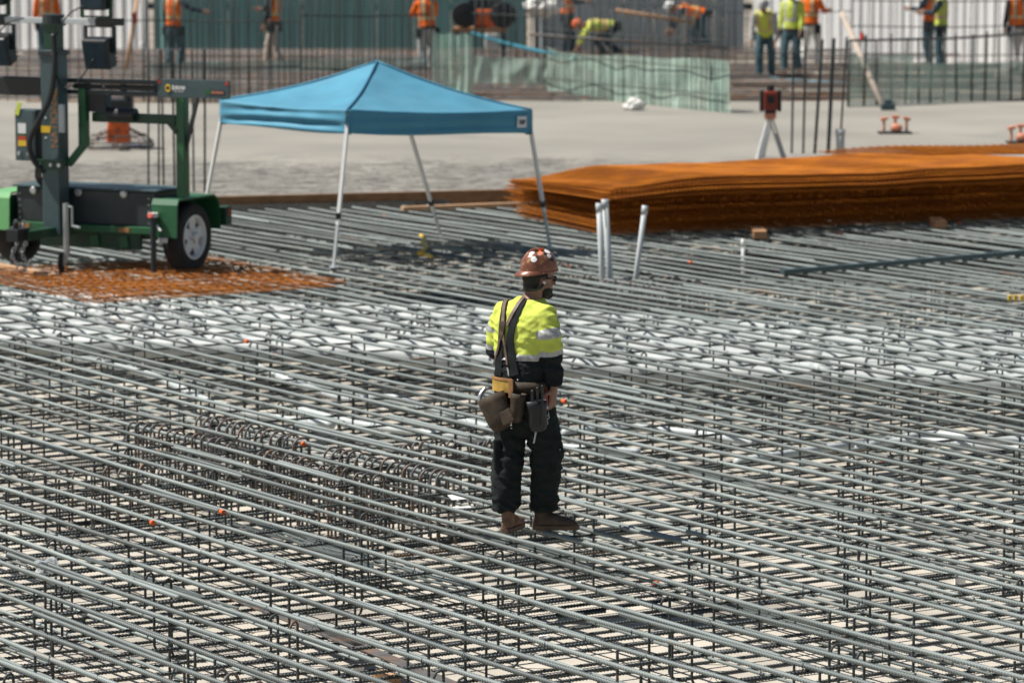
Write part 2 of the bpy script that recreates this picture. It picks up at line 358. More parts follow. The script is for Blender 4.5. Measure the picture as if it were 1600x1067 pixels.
upper = empty('upper_rebar_mat', (0, 24, 0), 0, 'wide grey mat of long parallel steel bars the worker in the lime shirt stands on', 'rebar mat')
lower = empty('lower_rebar_mat', (0, 24, -.5), 0, 'dense dark bottom mat of crossing steel bars lying just above the pale blinding slab', 'rebar mat')
UO = Vector(upper.location); LO = Vector(lower.location)
ZT = -.0175
s = 6.6; nrow = 0; rows = []
while s < 32:
    s += .265 + RND.uniform(-.05, .05)
    base = CROSS * s + Vector((0, 0, ZT)); sp = span(base, MAIN, 4, 52)
    if not sp: continue
    rows.append((s, sp)); nrow += 1
    t = sp[0] - RND.uniform(.3, 8.5); q = RND.choice((0, 1))
    while t < sp[1]:
        lat = (q % 2) * .036 + RND.uniform(-.006, .006)
        d = (MAIN + CROSS * RND.uniform(-.0022, .0022)).normalized()
        far = (CROSS * s + MAIN * t)
        inst('long_bar', RND.choice(BARS), upper, mat4=frame(CROSS * (s + lat) + MAIN * t + Vector((0, 0, ZT + RND.uniform(-.004, .003))) - UO, d, RND.uniform(0, 6), (1, RND.uniform(.92, 1.06), 1)))
        q += 1; t += 12.0 - RND.uniform(.9, 1.7)
t = 12.0; crows = []
while t < 46:
    t += .62 + RND.uniform(-.05, .05)
    base = MAIN * t; sp = span(base, CROSS, 2, 40)
    if not sp: continue
    crows.append((t, sp)); u = sp[0] - RND.uniform(.2, 4); q = 0
    while u < sp[1]:
        inst('cross_bar', RND.choice(CBARS), upper, mat4=frame(base + CROSS * u + MAIN * (q % 2) * .03 + Vector((0, 0, -.0475)) - UO, CROSS, RND.uniform(0, 6)))
        q += 1; u += 11.2
t = 12.0
while t < 46:
    t += .24 + RND.uniform(-.075, .075)
    base = MAIN * t; sp = span(base, CROSS, 2, 40, mx=1.0)
    if not sp: continue
    u = sp[0] - RND.uniform(.2, 7); q = 0
    while u < sp[1]:
        d = (CROSS + MAIN * RND.uniform(-.004, .004)).normalized()
        inst('cross_bar', RND.choice(CBARS), lower, mat4=frame(base + CROSS * u + MAIN * (q % 2) * .03 + Vector((0, 0, -.50 + RND.uniform(-.004, .004))) - LO, d, RND.uniform(0, 6), (1, 1.1, 1.1)))
        q += 1; u += 11.2 - RND.uniform(0, 1)
s = 7.0
while s < 32:
    s += .31 + RND.uniform(-.12, .12)
    base = CROSS * s; sp = span(base, MAIN, 4, 52, mx=1.0)
    if not sp: continue
    t = sp[0] - RND.uniform(.3, 6)
    while t < sp[1]:
        if RND.random() < .82:
            lvl = -.47 if RND.random() < .8 else -.35
            inst('low_bar', RND.choice(LBARS), lower, mat4=frame(base + CROSS * RND.uniform(-.05, .05) + MAIN * t + Vector((0, 0, lvl)) - LO, (MAIN + CROSS * RND.uniform(-.006, .006)).normalized(), RND.uniform(0, 6), (1, RND.uniform(.8, 1.1), 1)))
        t += 9.0 + RND.uniform(-1.2, .6)
# a few short bundles of loose lap bars lying on the lower mat in the foreground
for px, py, n in ((620, 905, 6), (560, 880, 4), (1330, 1010, 4), (1420, 700, 5), (900, 880, 4), (300, 930, 2), (150, 610, 4), (1150, 760, 4)):
    c = P(px, py, -.42)
    for k in range(n):
        inst('low_bar', RND.choice(LBARS), lower, mat4=frame(c + CROSS * (k * .05 + RND.uniform(-.01, .01)) + MAIN * RND.uniform(-.9, .3) + Vector((0, 0, RND.uniform(0, .02))) - LO, MAIN, RND.uniform(0, 6), (.22 + .05 * RND.random(), .8, .8)))

# vertical link bars between the two mats: the nearest 300 one by one, the rest together
def link_mb(bend, hook=False):
    mb = MB(); r = .0085; pts = ([(-.055 * bend, 0, -.075), (-.055 * bend, 0, -.03), (-.04 * bend, 0, -.004), (-.015 * bend, 0, .006), (0, 0, -.01)] if hook else [(0, 0, .012 - .004 * i) for i in range(5)])
    n = 36
    pts += [(0, 0, -.02 - .43 * i / n) for i in range(n + 1)]
    pts += [(.012 * bend, 0, -.475), (.035 * bend, 0, -.492), (.10 * bend, 0, -.496)]
    rad = [r] * 5 + [r * (1.15 if i % 2 else 1) for i in range(n + 1)] + [r] * 3
    mb.tube(pts, rad, 6); return mb
LINK = [link_mb(1), link_mb(-1), link_mb(1, True), link_mb(-1)]; LME = [l.mesh('link_bar', M['bar_shaded'], True) for l in LINK]
spots = []
for i, (s, sp) in enumerate(rows):
    if i % 2: continue
    t = sp[0] + RND.uniform(0, 1.0)
    while t < sp[1]:
        for dt in (0, .23):
            p = CROSS * (s + .004) + MAIN * (t + dt)
            if inview(p, .3): spots.append((p.y, p.x, i))
        t += 1.75 + RND.uniform(-.4, .4)
spots.sort(); rest = MB(); keep = 0
for k, (y, x, i) in enumerate(spots):
    p = Vector((x, y, -.034)); d = Matrix.Rotation(math.atan2(CROSS.y, CROSS.x) + RND.uniform(-.25, .25), 3, 'Z') @ Vector((1, 0, 0))
    b = (i // 2) % 4
    if k < 290:
        inst('link_bar', LME[b], upper, mat4=Matrix.Translation(p - UO) @ Matrix.Rotation(math.atan2(d.y, d.x), 4, 'Z'))
    else:
        q = p - UO; rest.add([(q.x, q.y, q.z - .0), ], [])
        rest.tube([q + Vector((-.05, 0, -.05)), q, q + Vector((0, 0, -.47)), q + Vector((.08, 0, -.49))], .0085, 4)
if rest.f: tag(rest.build('link_bar', M['bar_shaded'], upper), kind='stuff')
# sprayed marker paint on some bars, tie wire twists at crossings (too many to count)
for k in range(26):
    for _ in range(50):
        i = RND.randrange(len(rows)); s, sp = rows[i]; t = RND.uniform(*sp); p = CROSS * s + MAIN * t
        if inview(p, -.2) and (RND.random() < .5 or p.y > 30): break
    low = RND.random() < .45
    z = -.48 if low else ZT
    mb = MB(); Lp = RND.uniform(.025, .05); dd = CROSS if low else MAIN; p = Vector((p.x, p.y, z - .02 if low else z))
    mb.tube([p - UO, p + dd * Lp - UO], .0175, 8)
    mb.build('paint_mark', M['orange_paint'], upper)
ties = MB()
for (t, sp) in crows:
    for (s, sp2) in rows:
        if sp[0] < s < sp[1] and RND.random() < .55:
            p = MAIN * t + CROSS * s
            if p.y > 34 or not inview(p, 0): continue
            q = p + Vector((0, 0, ZT)) - UO; e = (MAIN * RND.choice((-1, 1)) + CROSS * RND.uniform(.4, 1)).normalized()
            ties.tube([q - e * .03 + Vector((0, 0, -.03)), q + Vector((0, 0, .017)), q + e * .03 + Vector((0, 0, -.03))], .0022, 3)
            ties.tube([q + e * .02 + Vector((0, 0, -.03)), q + e * .035 + Vector((.01, 0, -.06))], .002, 3)
tag(ties.build('tie_wire', M['black'], upper), kind='stuff')

# ------------------------------------------------------------------ rows of hooked stirrups
def stirrup_mesh(wd, h, r=.0085):
    mb = MB(); pts = []; n = 22
    for i in range(n + 1): pts.append((-wd/2, 0, -h + (h - wd/2) * i / n))
    for i in range(1, 9):
        a = math.pi * i / 9; pts.append((-wd/2 * math.cos(a), 0, -wd/2 + wd/2 * math.sin(a)))
    for i in range(n + 1): pts.append((wd/2, 0, -wd/2 - (h - wd/2) * i / n))
    rad = [r * (1.14 if i % 2 else 1) for i in range(len(pts))]
    mb.tube(pts, rad, 6, side=(0, 1, 0)); return mb.mesh('stirrup', M['hook'], True)
ST = {wd: stirrup_mesh(wd, .53) for wd in (.10, .15)}
def cage(px0, py0, px1, py1, n, wd, label, z=.03, jit=.02, tilt=0.0):
    a = P(px0, py0, z); b = P(px1, py1, z); d = (b - a); L = d.length; d.normalize()
    root = empty('stirrup_cage', (a + b) / 2 - Vector((0, 0, .53)), 0, label, 'rebar cage')
    o = Vector(root.location)
    for k in range(n):
        p = a + (b - a) * (k / (n - 1)) + d * RND.uniform(-jit, jit)
        m = Matrix.Translation(p + Vector((0, 0, RND.uniform(-.02, .015))) - o) @ Matrix.Rotation(math.atan2(CROSS.y, CROSS.x) + tilt + RND.uniform(-.12, .12), 4, 'Z') @ Matrix.Rotation(RND.uniform(-.05, .05), 4, 'X')
        inst('stirrup', ST[wd], root, mat4=m)
    for dz in (-.17, -.42):
        for sx in (-1, 1):
            q = CROSS * (sx * (wd / 2 + .018)) + Vector((0, 0, dz))
            mb = MB(); mb.tube([a - d * .25 + q - o, b + d * .25 + q - o], .009, 6); mb.build('tie_bar', M['bar_shaded'], root)
    return root
cage(208, 657, 360, 690, 13, .10, 'row of bent bar loops nearest the left edge, left of the worker')
cage(318, 648, 470, 682, 14, .15, 'farthest back row of slanted bar loops left of the worker')
cage(410, 702, 590, 742, 14, .10, 'row of upright bar loops left of the worker, nearer than the slanted row')
cage(520, 698, 697, 736, 15, .15, 'row of slanted bar loops nearest the worker on his left')
cage(75, 733, 290, 722, 10, .15, 'loose scattered bar loops low in the left foreground', z=-.10, jit=.08, tilt=.4)
cage(628, 694, 772, 688, 11, .10, 'short row of bar loops just behind the worker legs', z=-.02, jit=.05, tilt=.3)
cage(905, 428, 1042, 449, 14, .10, 'far blurred row of bar loops at the foot of the grey conduits', z=.0)
cage(1000, 426, 1110, 444, 11, .15, 'far blurred row of bar loops right of the grey conduits', z=.01)
cage(815, 405, 905, 414, 10, .10, 'far blurred row of bar loops beside the worker hard hat', z=.02)
cage(285, 1040, 470, 1072, 5, .15, 'brownish bar loops cut by the bottom edge left of centre', z=-.16, jit=.1, tilt=.5)

# ------------------------------------------------------------------ white ducts under the top bars
dx = Vector((-.945, .327, 0))
def duct(p0, L0, L1, r, m, label, group, wob=.03, ph=0.0):
    mb = MB(); pts = []
    for i in range(41):
        t = lerp(L0, L1, i / 40); q = p0 + dx * t + Vector((0, 0, wob * .5 * math.sin(t * .9 + ph))) + Vector((0, wob * math.sin(t * .7 + ph), 0)); pts.append(q)
    mb.tube([p - pts[20] for p in pts], r, 14)
    for j in range(3, 40, 9): mb.tube([pts[j] - pts[20], pts[j] + dx * .16 - pts[20]], r * 1.1, 14)
    o = mb.build('white_duct', m, None, True, loc=pts[20]); return tag(o, label, 'duct', group)
for k in range(7):
    p0 = P(800, 568 - k * 11.5, -.24 + .02 * (k % 2))
    duct(p0, -7.5, 7.5, .10, M['white_pipe'], 'white plastic duct under the top bars, %s of the seven parallel ones' % ('nearest', 'second nearest', 'third nearest', 'middle one', 'third farthest', 'second farthest', 'farthest')[k], 'parallel white ducts under the top mat', ph=k * 1.3)
def hose(name, pxs, z, r, m, label, cat, group=None, n=8):
    pts = [P(x, y, z + (RND.uniform(-.02, .02))) for x, y in pxs]; out = []
    for i in range(len(pts) - 1):                         # Catmull-Rom
        p0, p1, p2, p3 = pts[max(i-1,0)], pts[i], pts[i+1], pts[min(i+2, len(pts)-1)]
        for q in range(8):
            t = q / 8; out.append(.5 * ((2*p1) + (p2-p0)*t + (2*p0-5*p1+4*p2-p3)*t*t + (3*p1-p0-3*p2+p3)*t**3))
    out.append(pts[-1]); c = out[len(out)//2].copy(); mb = MB(); mb.tube([p - c for p in out], r, n)
    return tag(mb.build(name, m, None, True, loc=c), label, cat, group)
hose('bent_conduit', [(-10, 525), (60, 548), (150, 566), (240, 588), (330, 628), (410, 650), (520, 664)], -.36, .034, M['grey_pipe'], 'bent pale conduit sagging from the left edge towards the bar loops', 'conduit', n=12)
hose('bent_conduit', [(380, 560), (440, 590), (540, 622), (620, 622), (700, 650), (780, 672)], -.36, .032, M['grey_pipe'], 'bent pale conduit lying left of the worker belt', 'conduit', n=12)
hose('bent_conduit', [(470, 640), (560, 662), (660, 676), (790, 690), (900, 700), (1000, 706)], -.38, .030, M['grey_pipe'], 'bent pale conduit passing behind the worker legs', 'conduit', n=12)
hose('bent_conduit', [(880, 676), (980, 668), (1090, 678), (1180, 692)], -.34, .033, M['grey_pipe'], 'bent pale conduit just right of the worker legs', 'conduit', n=12)
hose('bent_conduit', [(1150, 722), (1270, 703), (1380, 690), (1490, 692), (1620, 708)], -.34, .033, M['grey_pipe'], 'bent pale conduit at the right edge, nearer one of two', 'conduit', n=12)
hose('bent_conduit', [(1340, 700), (1440, 680), (1530, 684), (1620, 690)], -.34, .033, M['grey_pipe'], 'bent pale conduit at the right edge, farther one of two', 'conduit', n=12)
# flat timber lying deep between the mats
def plank(name, a, b, wd, th, m, label, cat='plank', group=None, up=(0, 0, 1)):
    c = (a + b) / 2; mb = MB(); mb.beam(a - c, b - c, wd, th, up); return tag(mb.build(name, m, None, loc=c, bevel=.003), label, cat, group)
plank('flat_bar', P(320, 915, -.44), P(560, 1010, -.44), .09, .012, M['hook'], 'dull flat steel strip lying under the bars in the lower left', 'steel strip')
plank('flat_bar', P(505, 985, -.44), P(760, 1090, -.44), .09, .012, M['hook'], 'dull flat steel strip lying under the bars at the bottom edge', 'steel strip')

# ================================================================== FORM EDGE AND TIMBER
plank('form_board', P(150, 331, 0) + V(0, -.08, .03), P(822, 314, 0) + V(0, -.08, .03), .05, .26, M['ply'], 'long brown form board holding the near edge of the fresh slab', 'form board')
plank('timber_plank', P(628, 326, .02), P(835, 318, .02), .10, .045, M['wood_pale'], 'pale orange plank lying along the form board behind the canopy')
plank('timber_plank', P(-20, 411, .02), P(84, 431, .02), .09, .04, M['wood_pale'], 'pale plank end on the rusty mesh under the trailer chains')
plank('form_edge', V(-8.6, 68.0, .03), V(-3.0, 67.7, .03), .06, .10, M['wood'], 'brown edge timber on the far slab edge behind the canopy, left one', 'edge timber')
plank('form_edge', V(-.7, 69.1, .08), V(.75, 68.9, .08), .06, .10, M['ply'], 'brown edge timber left of the green netted cage', 'edge timber')
plank('form_edge', V(3.9, 68.9, .06), V(6.1, 69.4, .06), .08, .12, M['ply'], 'brown edge timber right of the green netted cage, nearer one', 'edge timber')
plank('form_edge', V(4.2, 73.4, .05), V(7.0, 73.9, .05), .10, .12, M['ply'], 'brown edge timber behind the group of three workers', 'edge timber')

# ------------------------------------------------------------------ rusty mesh on the bars below the trailer
def mesh_sheet(L, W, pitch, r, zf, jit=.0, seg=14, px_=None):
    mb = MB()
    for i in range(int(W / pitch) + 1):
        y = i * pitch
        mb.tube([(x, y + jit * math.sin(x * 3 + i), zf(x, y)) for x in [L * k / seg for k in range(seg + 1)]], r, 4)
    px_ = px_ or pitch
    for i in range(int(L / px_) + 1):
        x = i * px_
        mb.tube([(x + jit * math.sin(y * 3 + i), y, zf(x, y) + r * 1.8) for y in [W * k / 8 for k in range(9)]], r, 4)
    return mb
mg = mesh_sheet(3.0, 2.7, .10, .0042, lambda x, y: .012 * math.sin(x * 2.1) * math.sin(y * 2.7), .010, px_=.30)
gm = mg.mesh('ground_mesh', M['rust'])
for k, (px, py, rz, lab) in enumerate(((150, 476, .0, 'rusty wire mesh sheet on the bars under the trailer, lower of the two'),
        (165, 470, -.03, 'rusty wire mesh sheet on the bars under the trailer, upper of the two'))):
    p = P(px, py, 0); o = inst('wire_mesh_sheet', gm, None, mat4=Matrix.Translation(p + V(0, 0, .014 + .016 * k)) @ Matrix.Rotation(math.atan2(MAIN.y, MAIN.x) + rz, 4, 'Z') @ Matrix.Diagonal((1, -1, 1, 1)))
    tag(o, lab, 'wire mesh', 'rusty mesh sheets under the trailer')

# ------------------------------------------------------------------ big stack of rusty mesh
LX = V(.925, .38, 0).normalized(); LY = V(-.38, .925, 0).normalized(); C0 = P(958, 372, 0)
NS = 27
FRONT = ((-.4, .53), (.07, .60), (1.0, .69), (1.86, .68), (3.16, .66), (4.03, .69), (5.4, .70), (9.5, .67))
BACK = ((-.4, .43), (-.08, .45), (1.1, .583), (2.4, .575), (3.33, .596), (4.5, .625), (5.65, .615), (6.6, .52), (7.2, .45), (9.5, .42))
def tab(t, x):
    for (a, za), (b, zb) in zip(t[:-1], t[1:]):
        if x <= b:
            f = max(0, min(1, (x - a) / (b - a))); f = f * f * (3 - 2 * f); return lerp(za, zb, f)
    return t[-1][1]
def stack_z(k, x, y):
    f = k / (NS - 1); top = lerp(tab(FRONT, x), tab(BACK, x), max(0, min(1, y / 3.0))) + .004 * math.sin(x * 5.1 + y * 1.3) + .007 * noise.noise(Vector((x * 2.2, y * 2.0, 1.5)))
    return .03 + lerp(.52 * f, (top - .03) * f, f)
for k in range(NS):
    ox = RND.uniform(-.06, .06); oy = RND.uniform(-.13, .13); f = k / (NS - 1)
    ex = -.16 if f > .80 else (-.10 if f < .3 else .04)          # the sheets in the middle sit further back
    fy = -.24 if f > .70 else .24
    W = 3.0 if f > .3 else 2.5; L = 9.2; pt = .055 if f > .70 else .14; r = .0056 if f > .70 else .0042; mb = MB()
    for i in range(int(W / pt) + 1):
        y = i * pt + oy + fy
        mb.tube([LX*x + LY*y + V(0, 0, stack_z(k, x, y)) for x in [ex + ox + L * (q / 26) ** 1.15 for q in range(27)]], r, 4)
    for i in range(int(L / pt) + 1):
        x = ex + ox + i * pt; yy0 = oy + fy - .03
        mb.tube([LX*x + LY*y + V(0, 0, stack_z(k, x, y) + r * 1.6) for y in [yy0 + (W + .06) * q / 5 for q in range(6)]], r, 4)
    o = mb.build('wire_mesh_sheet', M['rust'], None, loc=C0)
    lab = 'topmost rusty wire mesh sheet of the big stack' if k == NS - 1 else 'lowest rusty wire mesh sheet of the big stack' if k == 0 else 'rusty wire mesh sheet within the big wavy stack'
    tag(o, lab, 'wire mesh', 'rusty mesh sheets in the big stack' if 0 < k < NS - 1 else None)
mb = mesh_sheet(4.2, 1.5, .12, .005, lambda x, y: .02 * math.sin(x * 2) + .03 * x * (1 - x / 4.2))
tag(inst('wire_mesh_sheet', mb.mesh('loose_sheet', M['rust']), None, mat4=frame(C0 + LX * 4.4 + LY * 2.0 + V(0, 0, .62), LX)), 'loose rusty wire mesh sheet sticking up at the back right of the big stack', 'wire mesh')
for px, py, lab in ((1187, 366, 'short timber block end poking from under the middle of the rusty stack'), (1468, 350, 'short timber block end poking from under the right part of the rusty stack')):
    p = P(px, py, .04); plank('timber_block', p + V(0, -.12, 0), p + V(0, .5, 0), .15, .085, M['wood'], lab, 'timber block')
# long dark angle bar lying over the bars on the right
plank('steel_bar', P(1222, 425, .03), P(1640, 391, .03), .075, .05, M['slate'], 'long dark steel section lying across the bars at right', 'steel bar')

# ------------------------------------------------------------------ conduit stubs in the foreground
def stub(name, base, top, r, m, label, cat, group=None, depth=.5):
    c = base - Vector((0, 0, depth)); d = (top - base).normalized(); b0 = base - d * (depth / d.z)
    mb = MB(); mb.tube([b0 - c, top - c], r, 16); mb.tube([top - d * .09 - c, top + d * .004 - c], r * 1.14, 16)
    mb.tube([top + d * .0045 - c, top + d * .006 - c], r * .86, 16, mi=1)
    return tag(mb.build(name, [m, M['black']], None, True, loc=c), label, cat, group)
def upright(px0, py0, px1, py1):                     # foot pixel on the mat and top pixel at (nearly) the same distance
    a = P(px0, py0, 0); b = D(px1, py1, a.y); return a, b
a, b = upright(941, 434, 936, 318); stub('conduit_stub', a, b, .031, M['grey_pipe'], 'pale grey conduit stub, left one of the touching pair right of the hard hat', 'conduit')
a, b = upright(953, 433, 945, 312); stub('conduit_stub', a, b, .033, M['grey_pipe'], 'pale grey conduit stub, right one of the touching pair right of the hard hat', 'conduit')
a, b = upright(994, 430, 1008, 322); stub('conduit_stub', a, b, .028, M['grey_pipe'], 'pale grey conduit stub leaning to the right, standing alone', 'conduit')
a, b = upright(1161, 392, 1161, 374); stub('conduit_stub', a, b, .02, M['white'], 'very short white stub in front of the rusty stack', 'conduit')

# ------------------------------------------------------------------ vertical starter bars
def starter(px, py, pt, r, label, group, lean=0, base_z=.05, name='starter_bar'):
    a = P(px, py, base_z); b = D(px + lean, pt, a.y); c = a.copy(); mb = MB()
    n = 40; mb.tube([(lerp(a, b, i / n) - c) for i in range(n + 1)], [r * (1.1 if i % 2 else 1) for i in range(n + 1)], 6)
    return tag(mb.build(name, M['bar_shaded'], None, True, loc=c), label, 'starter bar', group)
for q, (px, r) in enumerate(((232, .013), (248, .012), (256, .013), (273, .014), (281, .014), (303, .012), (320, .014))):
    starter(px, 300, 76, r, 'tall dark vertical bar behind the light tower, %s of the seven' % ('leftmost', 'second from left', 'third from left', 'middle one', 'third from right', 'second from right', 'rightmost')[q], 'vertical bars behind the light tower', lean=RND.uniform(-4, 1))
for i, (px, py, pt, r, ln) in enumerate(((1237, 240, 78, .016, 3), (1255, 240, 72, .016, 4), (1273, 240, 62, .022, 12), (1294, 240, 60, .027, 9), (1312, 238, 58, .015, 11))):
    starter(px, py, pt, r, ('thin vertical bar, leftmost of the five beside the tripod', 'thin vertical bar, second of the five beside the tripod', 'thick vertical bar, third of the five beside the tripod', 'thickest vertical bar, fourth of the five beside the tripod', 'thin vertical bar rising from the white pipe stub')[i], 'vertical bars beside the tripod', lean=ln)
mb = MB(); c = P(1300, 200, .05); a = D(1236, 82, 57.5); b = D(1330, 78, 57.5); mb.tube([a - a, b - a], .010, 6); tag(mb.build('tie_bar', M['bar_shaded'], None, loc=a), 'thin horizontal bar tied across the five bars beside the tripod', 'tie bar')
c = P(1313, 240, .05); stub('pipe_stub', c, D(1313, 203, c.y), .062, M['white_pipe'], 'fat white pipe stub at the foot of the vertical bars', 'pipe', depth=.0)

# ------------------------------------------------------------------ wall cages far behind
def wall_cage(a, b, hgt, n, hz, r, label, rv=.0):
    root = empty('wall_cage', a, 0, label, 'rebar cage'); d = b - a
    me = None; mb = MB(); mb.tube([(0, 0, 0), (0, 0, hgt)], r, 6); me = mb.mesh('vertical_bar', M['bar_shaded'], True)
    for k in range(n):
        p = d * (k / (n - 1)) + Vector((RND.uniform(-.03, .03), RND.uniform(-.02, .02), 0))
        h = 1 + RND.uniform(-.06, .04)
        inst('vertical_bar', me, root, mat4=Matrix.Translation(p) @ Matrix.Rotation(RND.uniform(-.02, .02), 4, 'Y') @ Matrix.Diagonal((1, 1, h, 1)))
    for z in hz:
        mb = MB(); mb.tube([Vector((0, -r * 2, z)), d * .5 + Vector((0, -r * 2, z - .03 + RND.uniform(-.02, .02))), d + Vector((0, -r * 2, z + RND.uniform(-.03, .03)))], r * 1.1, 6); mb.build('horizontal_bar', M['bar_shaded'], root)
    return root
g = lambda px, py, z=.0: P(px, py, z)
wall_cage(g(225, 165), g(470, 166), 2.3, 30, (.7, 1.5), .012, 'tall cage of thin dark bars left, in front of the white wall and netting')
wall_cage(g(470, 160), g(672, 158), 2.4, 24, (.6, 1.55), .012, 'tall cage of thin dark bars behind the canopy peak')
wall_cage(g(-20, 160), g(225, 163), 2.3, 16, (1.5,), .010, 'sparse cage of thin dark bars behind the light tower')
wall_cage(g(738, 130), g(850, 133), 2.2, 18, (.65, 1.35), .011, 'cage of thin dark bars between the two green netted parts')
wall_cage(g(850, 152), g(1136, 182), 1.75, 46, (.35, .8, 1.25), .008, 'long wall cage of close bars wrapped in green netting')
wall_cage(g(850, 140), g(1140, 160), 2.3, 20, (1.0, 1.7), .010, 'second wall cage of close bars directly behind the netted one')
wall_cage(g(1326, 172), g(1620, 158), 1.25, 15, (.04, 1.2), .020, 'row of thick vertical bars at right with a sagging top bar')
wall_cage(g(1330, 130), g(1620, 128), 2.1, 26, (.55, 1.1, 1.6), .010, 'tall cage of thin bars at right before the white wall')
wall_cage(g(1130, 112), g(1330, 110), 2.0, 12, (1.2,), .009, 'sparse thin bars behind the group of three workers')

def net(pa, pb, h0, h1, m, label, wave=.06, n=40, fold=0.0):
    c = pa.copy(); d = pb - pa; vs = []; fs = []; rows_ = 8
    nrm = Vector((d.y, -d.x, 0)).normalized()
    for i in range(n + 1):
        for j in range(rows_ + 1):
            f = i / n; z = lerp(0, lerp(h0, h1, f) * (1 + .015 * math.sin(f * 17)), j / rows_)
            p = d * f + nrm * (-.06 + wave * noise.noise(Vector((f * 9, j * .3, h0 * 7))) + fold * abs(math.sin(f * math.pi * 5))) + Vector((0, 0, z)); vs.append(p)
    for i in range(n):
        for j in range(rows_): q = i * (rows_ + 1) + j; fs.append((q, q + rows_ + 1, q + rows_ + 2, q + 1))
    mb = MB(); mb.add(vs, fs); return tag(mb.build('safety_net', m, None, True, loc=c), label, 'netting')
net(g(848, 152), g(1136, 182), .80, .95, M['net'], 'long pale green net wrapped round the middle wall cage')
net(g(674, 158), g(738, 160), 1.22, 1.20, M['net'], 'narrow upright green net beside the stooping orange shirt', fold=.12)
net(g(1326, 172), g(1430, 168), .92, .92, M['net'], 'green net on the left end of the right bar row')
net(g(1425, 168), g(1620, 158), .78, .70, M['net'], 'long green net along the right bar row')
net(g(235, 126), g(670, 118), .34, .38, M['net'], 'low green net strip on the ground behind the canopy')
net(g(740, 140), g(850, 142), .62, .60, M['net'], 'green net between the two netted cages')
# the pulled-up corner of netting over the middle cage
mb = MB(); a = D(853, 73, 71.0); b = D(1105, 123, 69.0); c1 = D(960, 118, 69.5); pts = []
for i in range(21):
    t = i / 20; p = (1 - t) ** 2 * a + 2 * t * (1 - t) * c1 + t * t * b; w_ = .03 + .28 * t * (1 - t) * 2
    pts.append((p, w_))
mb.add([q for p, w_ in pts for q in (p - a, p - a + V(0, .25 * w_, -w_))], [(2*i, 2*i+1, 2*i+3, 2*i+2) for i in range(20)])
tag(mb.build('safety_net', M['net'], None, True, loc=a), 'pale green net pulled to a twisted point over the middle cage', 'netting')
# steel box column at the right end of the middle cage
mb = MB(); c = g(1120, 178); mb.box((0, 0, .14), (.26, .22, .28)); mb.box((0, 0, .58), (.24, .2, .6)); tag(mb.build('stop_end_box', M['slate'], None, loc=c, bevel=.01), 'dark grey green box at the right end of the netted cage', 'box')
# rusty pole lying on cages
def pole(name, a, b, r, m, label, cat='pole'):
    mb = MB(); mb.tube([a - a, b - a], r, 10); return tag(mb.build(name, m, None, True, loc=a), label, cat)
pole('long_pole', D(826, 54, 70), D(1138, 76, 70), .022, M['hook'], 'long thin pole laid level along the top of the middle cage')
pole('long_pole', D(962, 17, 76), D(1085, 36, 76), .045, M['wood'], 'brown timber pole slanting between the two bending workers')
a = P(1382, 172, .05); bpole = pole('brace_pole', a, D(1316, 22, a.y + 2.5), .055, M['khaki'], 'long pale brace pole leaning left in front of the white wall')
mb = MB(); mb.box((0, 0, .05), (.24, .2, .12)); mb.box((0, 0, .13), (.12, .12, .1)); bp = mb.build('brace_foot', M['slate'], bpole, bevel=.01); bp.location = V(.05, -.08, 0)
a = P(196, 118, 0); pole('leaning_timber', a, D(217, -14, a.y + .6), .042, M['wood_pale'], 'orange brown timber pole leaning behind the light tower mast')
hose('blue_hose', [(738, 52), (790, 68), (850, 82), (900, 92)], .75, .035, M['teal_hose'], 'blue hose sagging behind the netted cage', 'hose')
hose('blue_hose', [(1136, 120), (1190, 122), (1250, 128), (1330, 131)], .06, .04, M['teal_hose'], 'blue hose lying on the ground by the stooping worker boots', 'hose')
# assorted site timber and bars on the earth deck
for k in range(26):
    x = RND.uniform(-10.5, 10.5); y = RND.uniform(69.5, 83); L = RND.uniform(1, 3.4); an = RND.uniform(-.25, .25)
    d = V(math.cos(an), math.sin(an), 0) * L / 2; c = V(x, y, .07)
    plank('loose_timber', c - d, c + d, RND.uniform(.07, .2), .05, RND.choice((M['wood'], M['ply'], M['greycloth'], M['charcoal'])), 'loose timber lying on the earth deck beyond the slab', 'timber', 'loose timbers on the earth deck')
far = MB()
for k in range(150):
    y = 68.6 + k * .115; an = RND.uniform(-.05, .05); x0 = RND.uniform(-12, -7); x1 = RND.uniform(-6, 11.5)
    far.tube([V(x0, y, .06 + RND.uniform(0, .08)), V(x1, y + (x1 - x0) * an, .06 + RND.uniform(0, .08))], .014, 4)
tag(far.build('far_rebar', M['hook']), 'far flat rebar lying on the earth deck beyond the slab', 'rebar', kind='stuff')
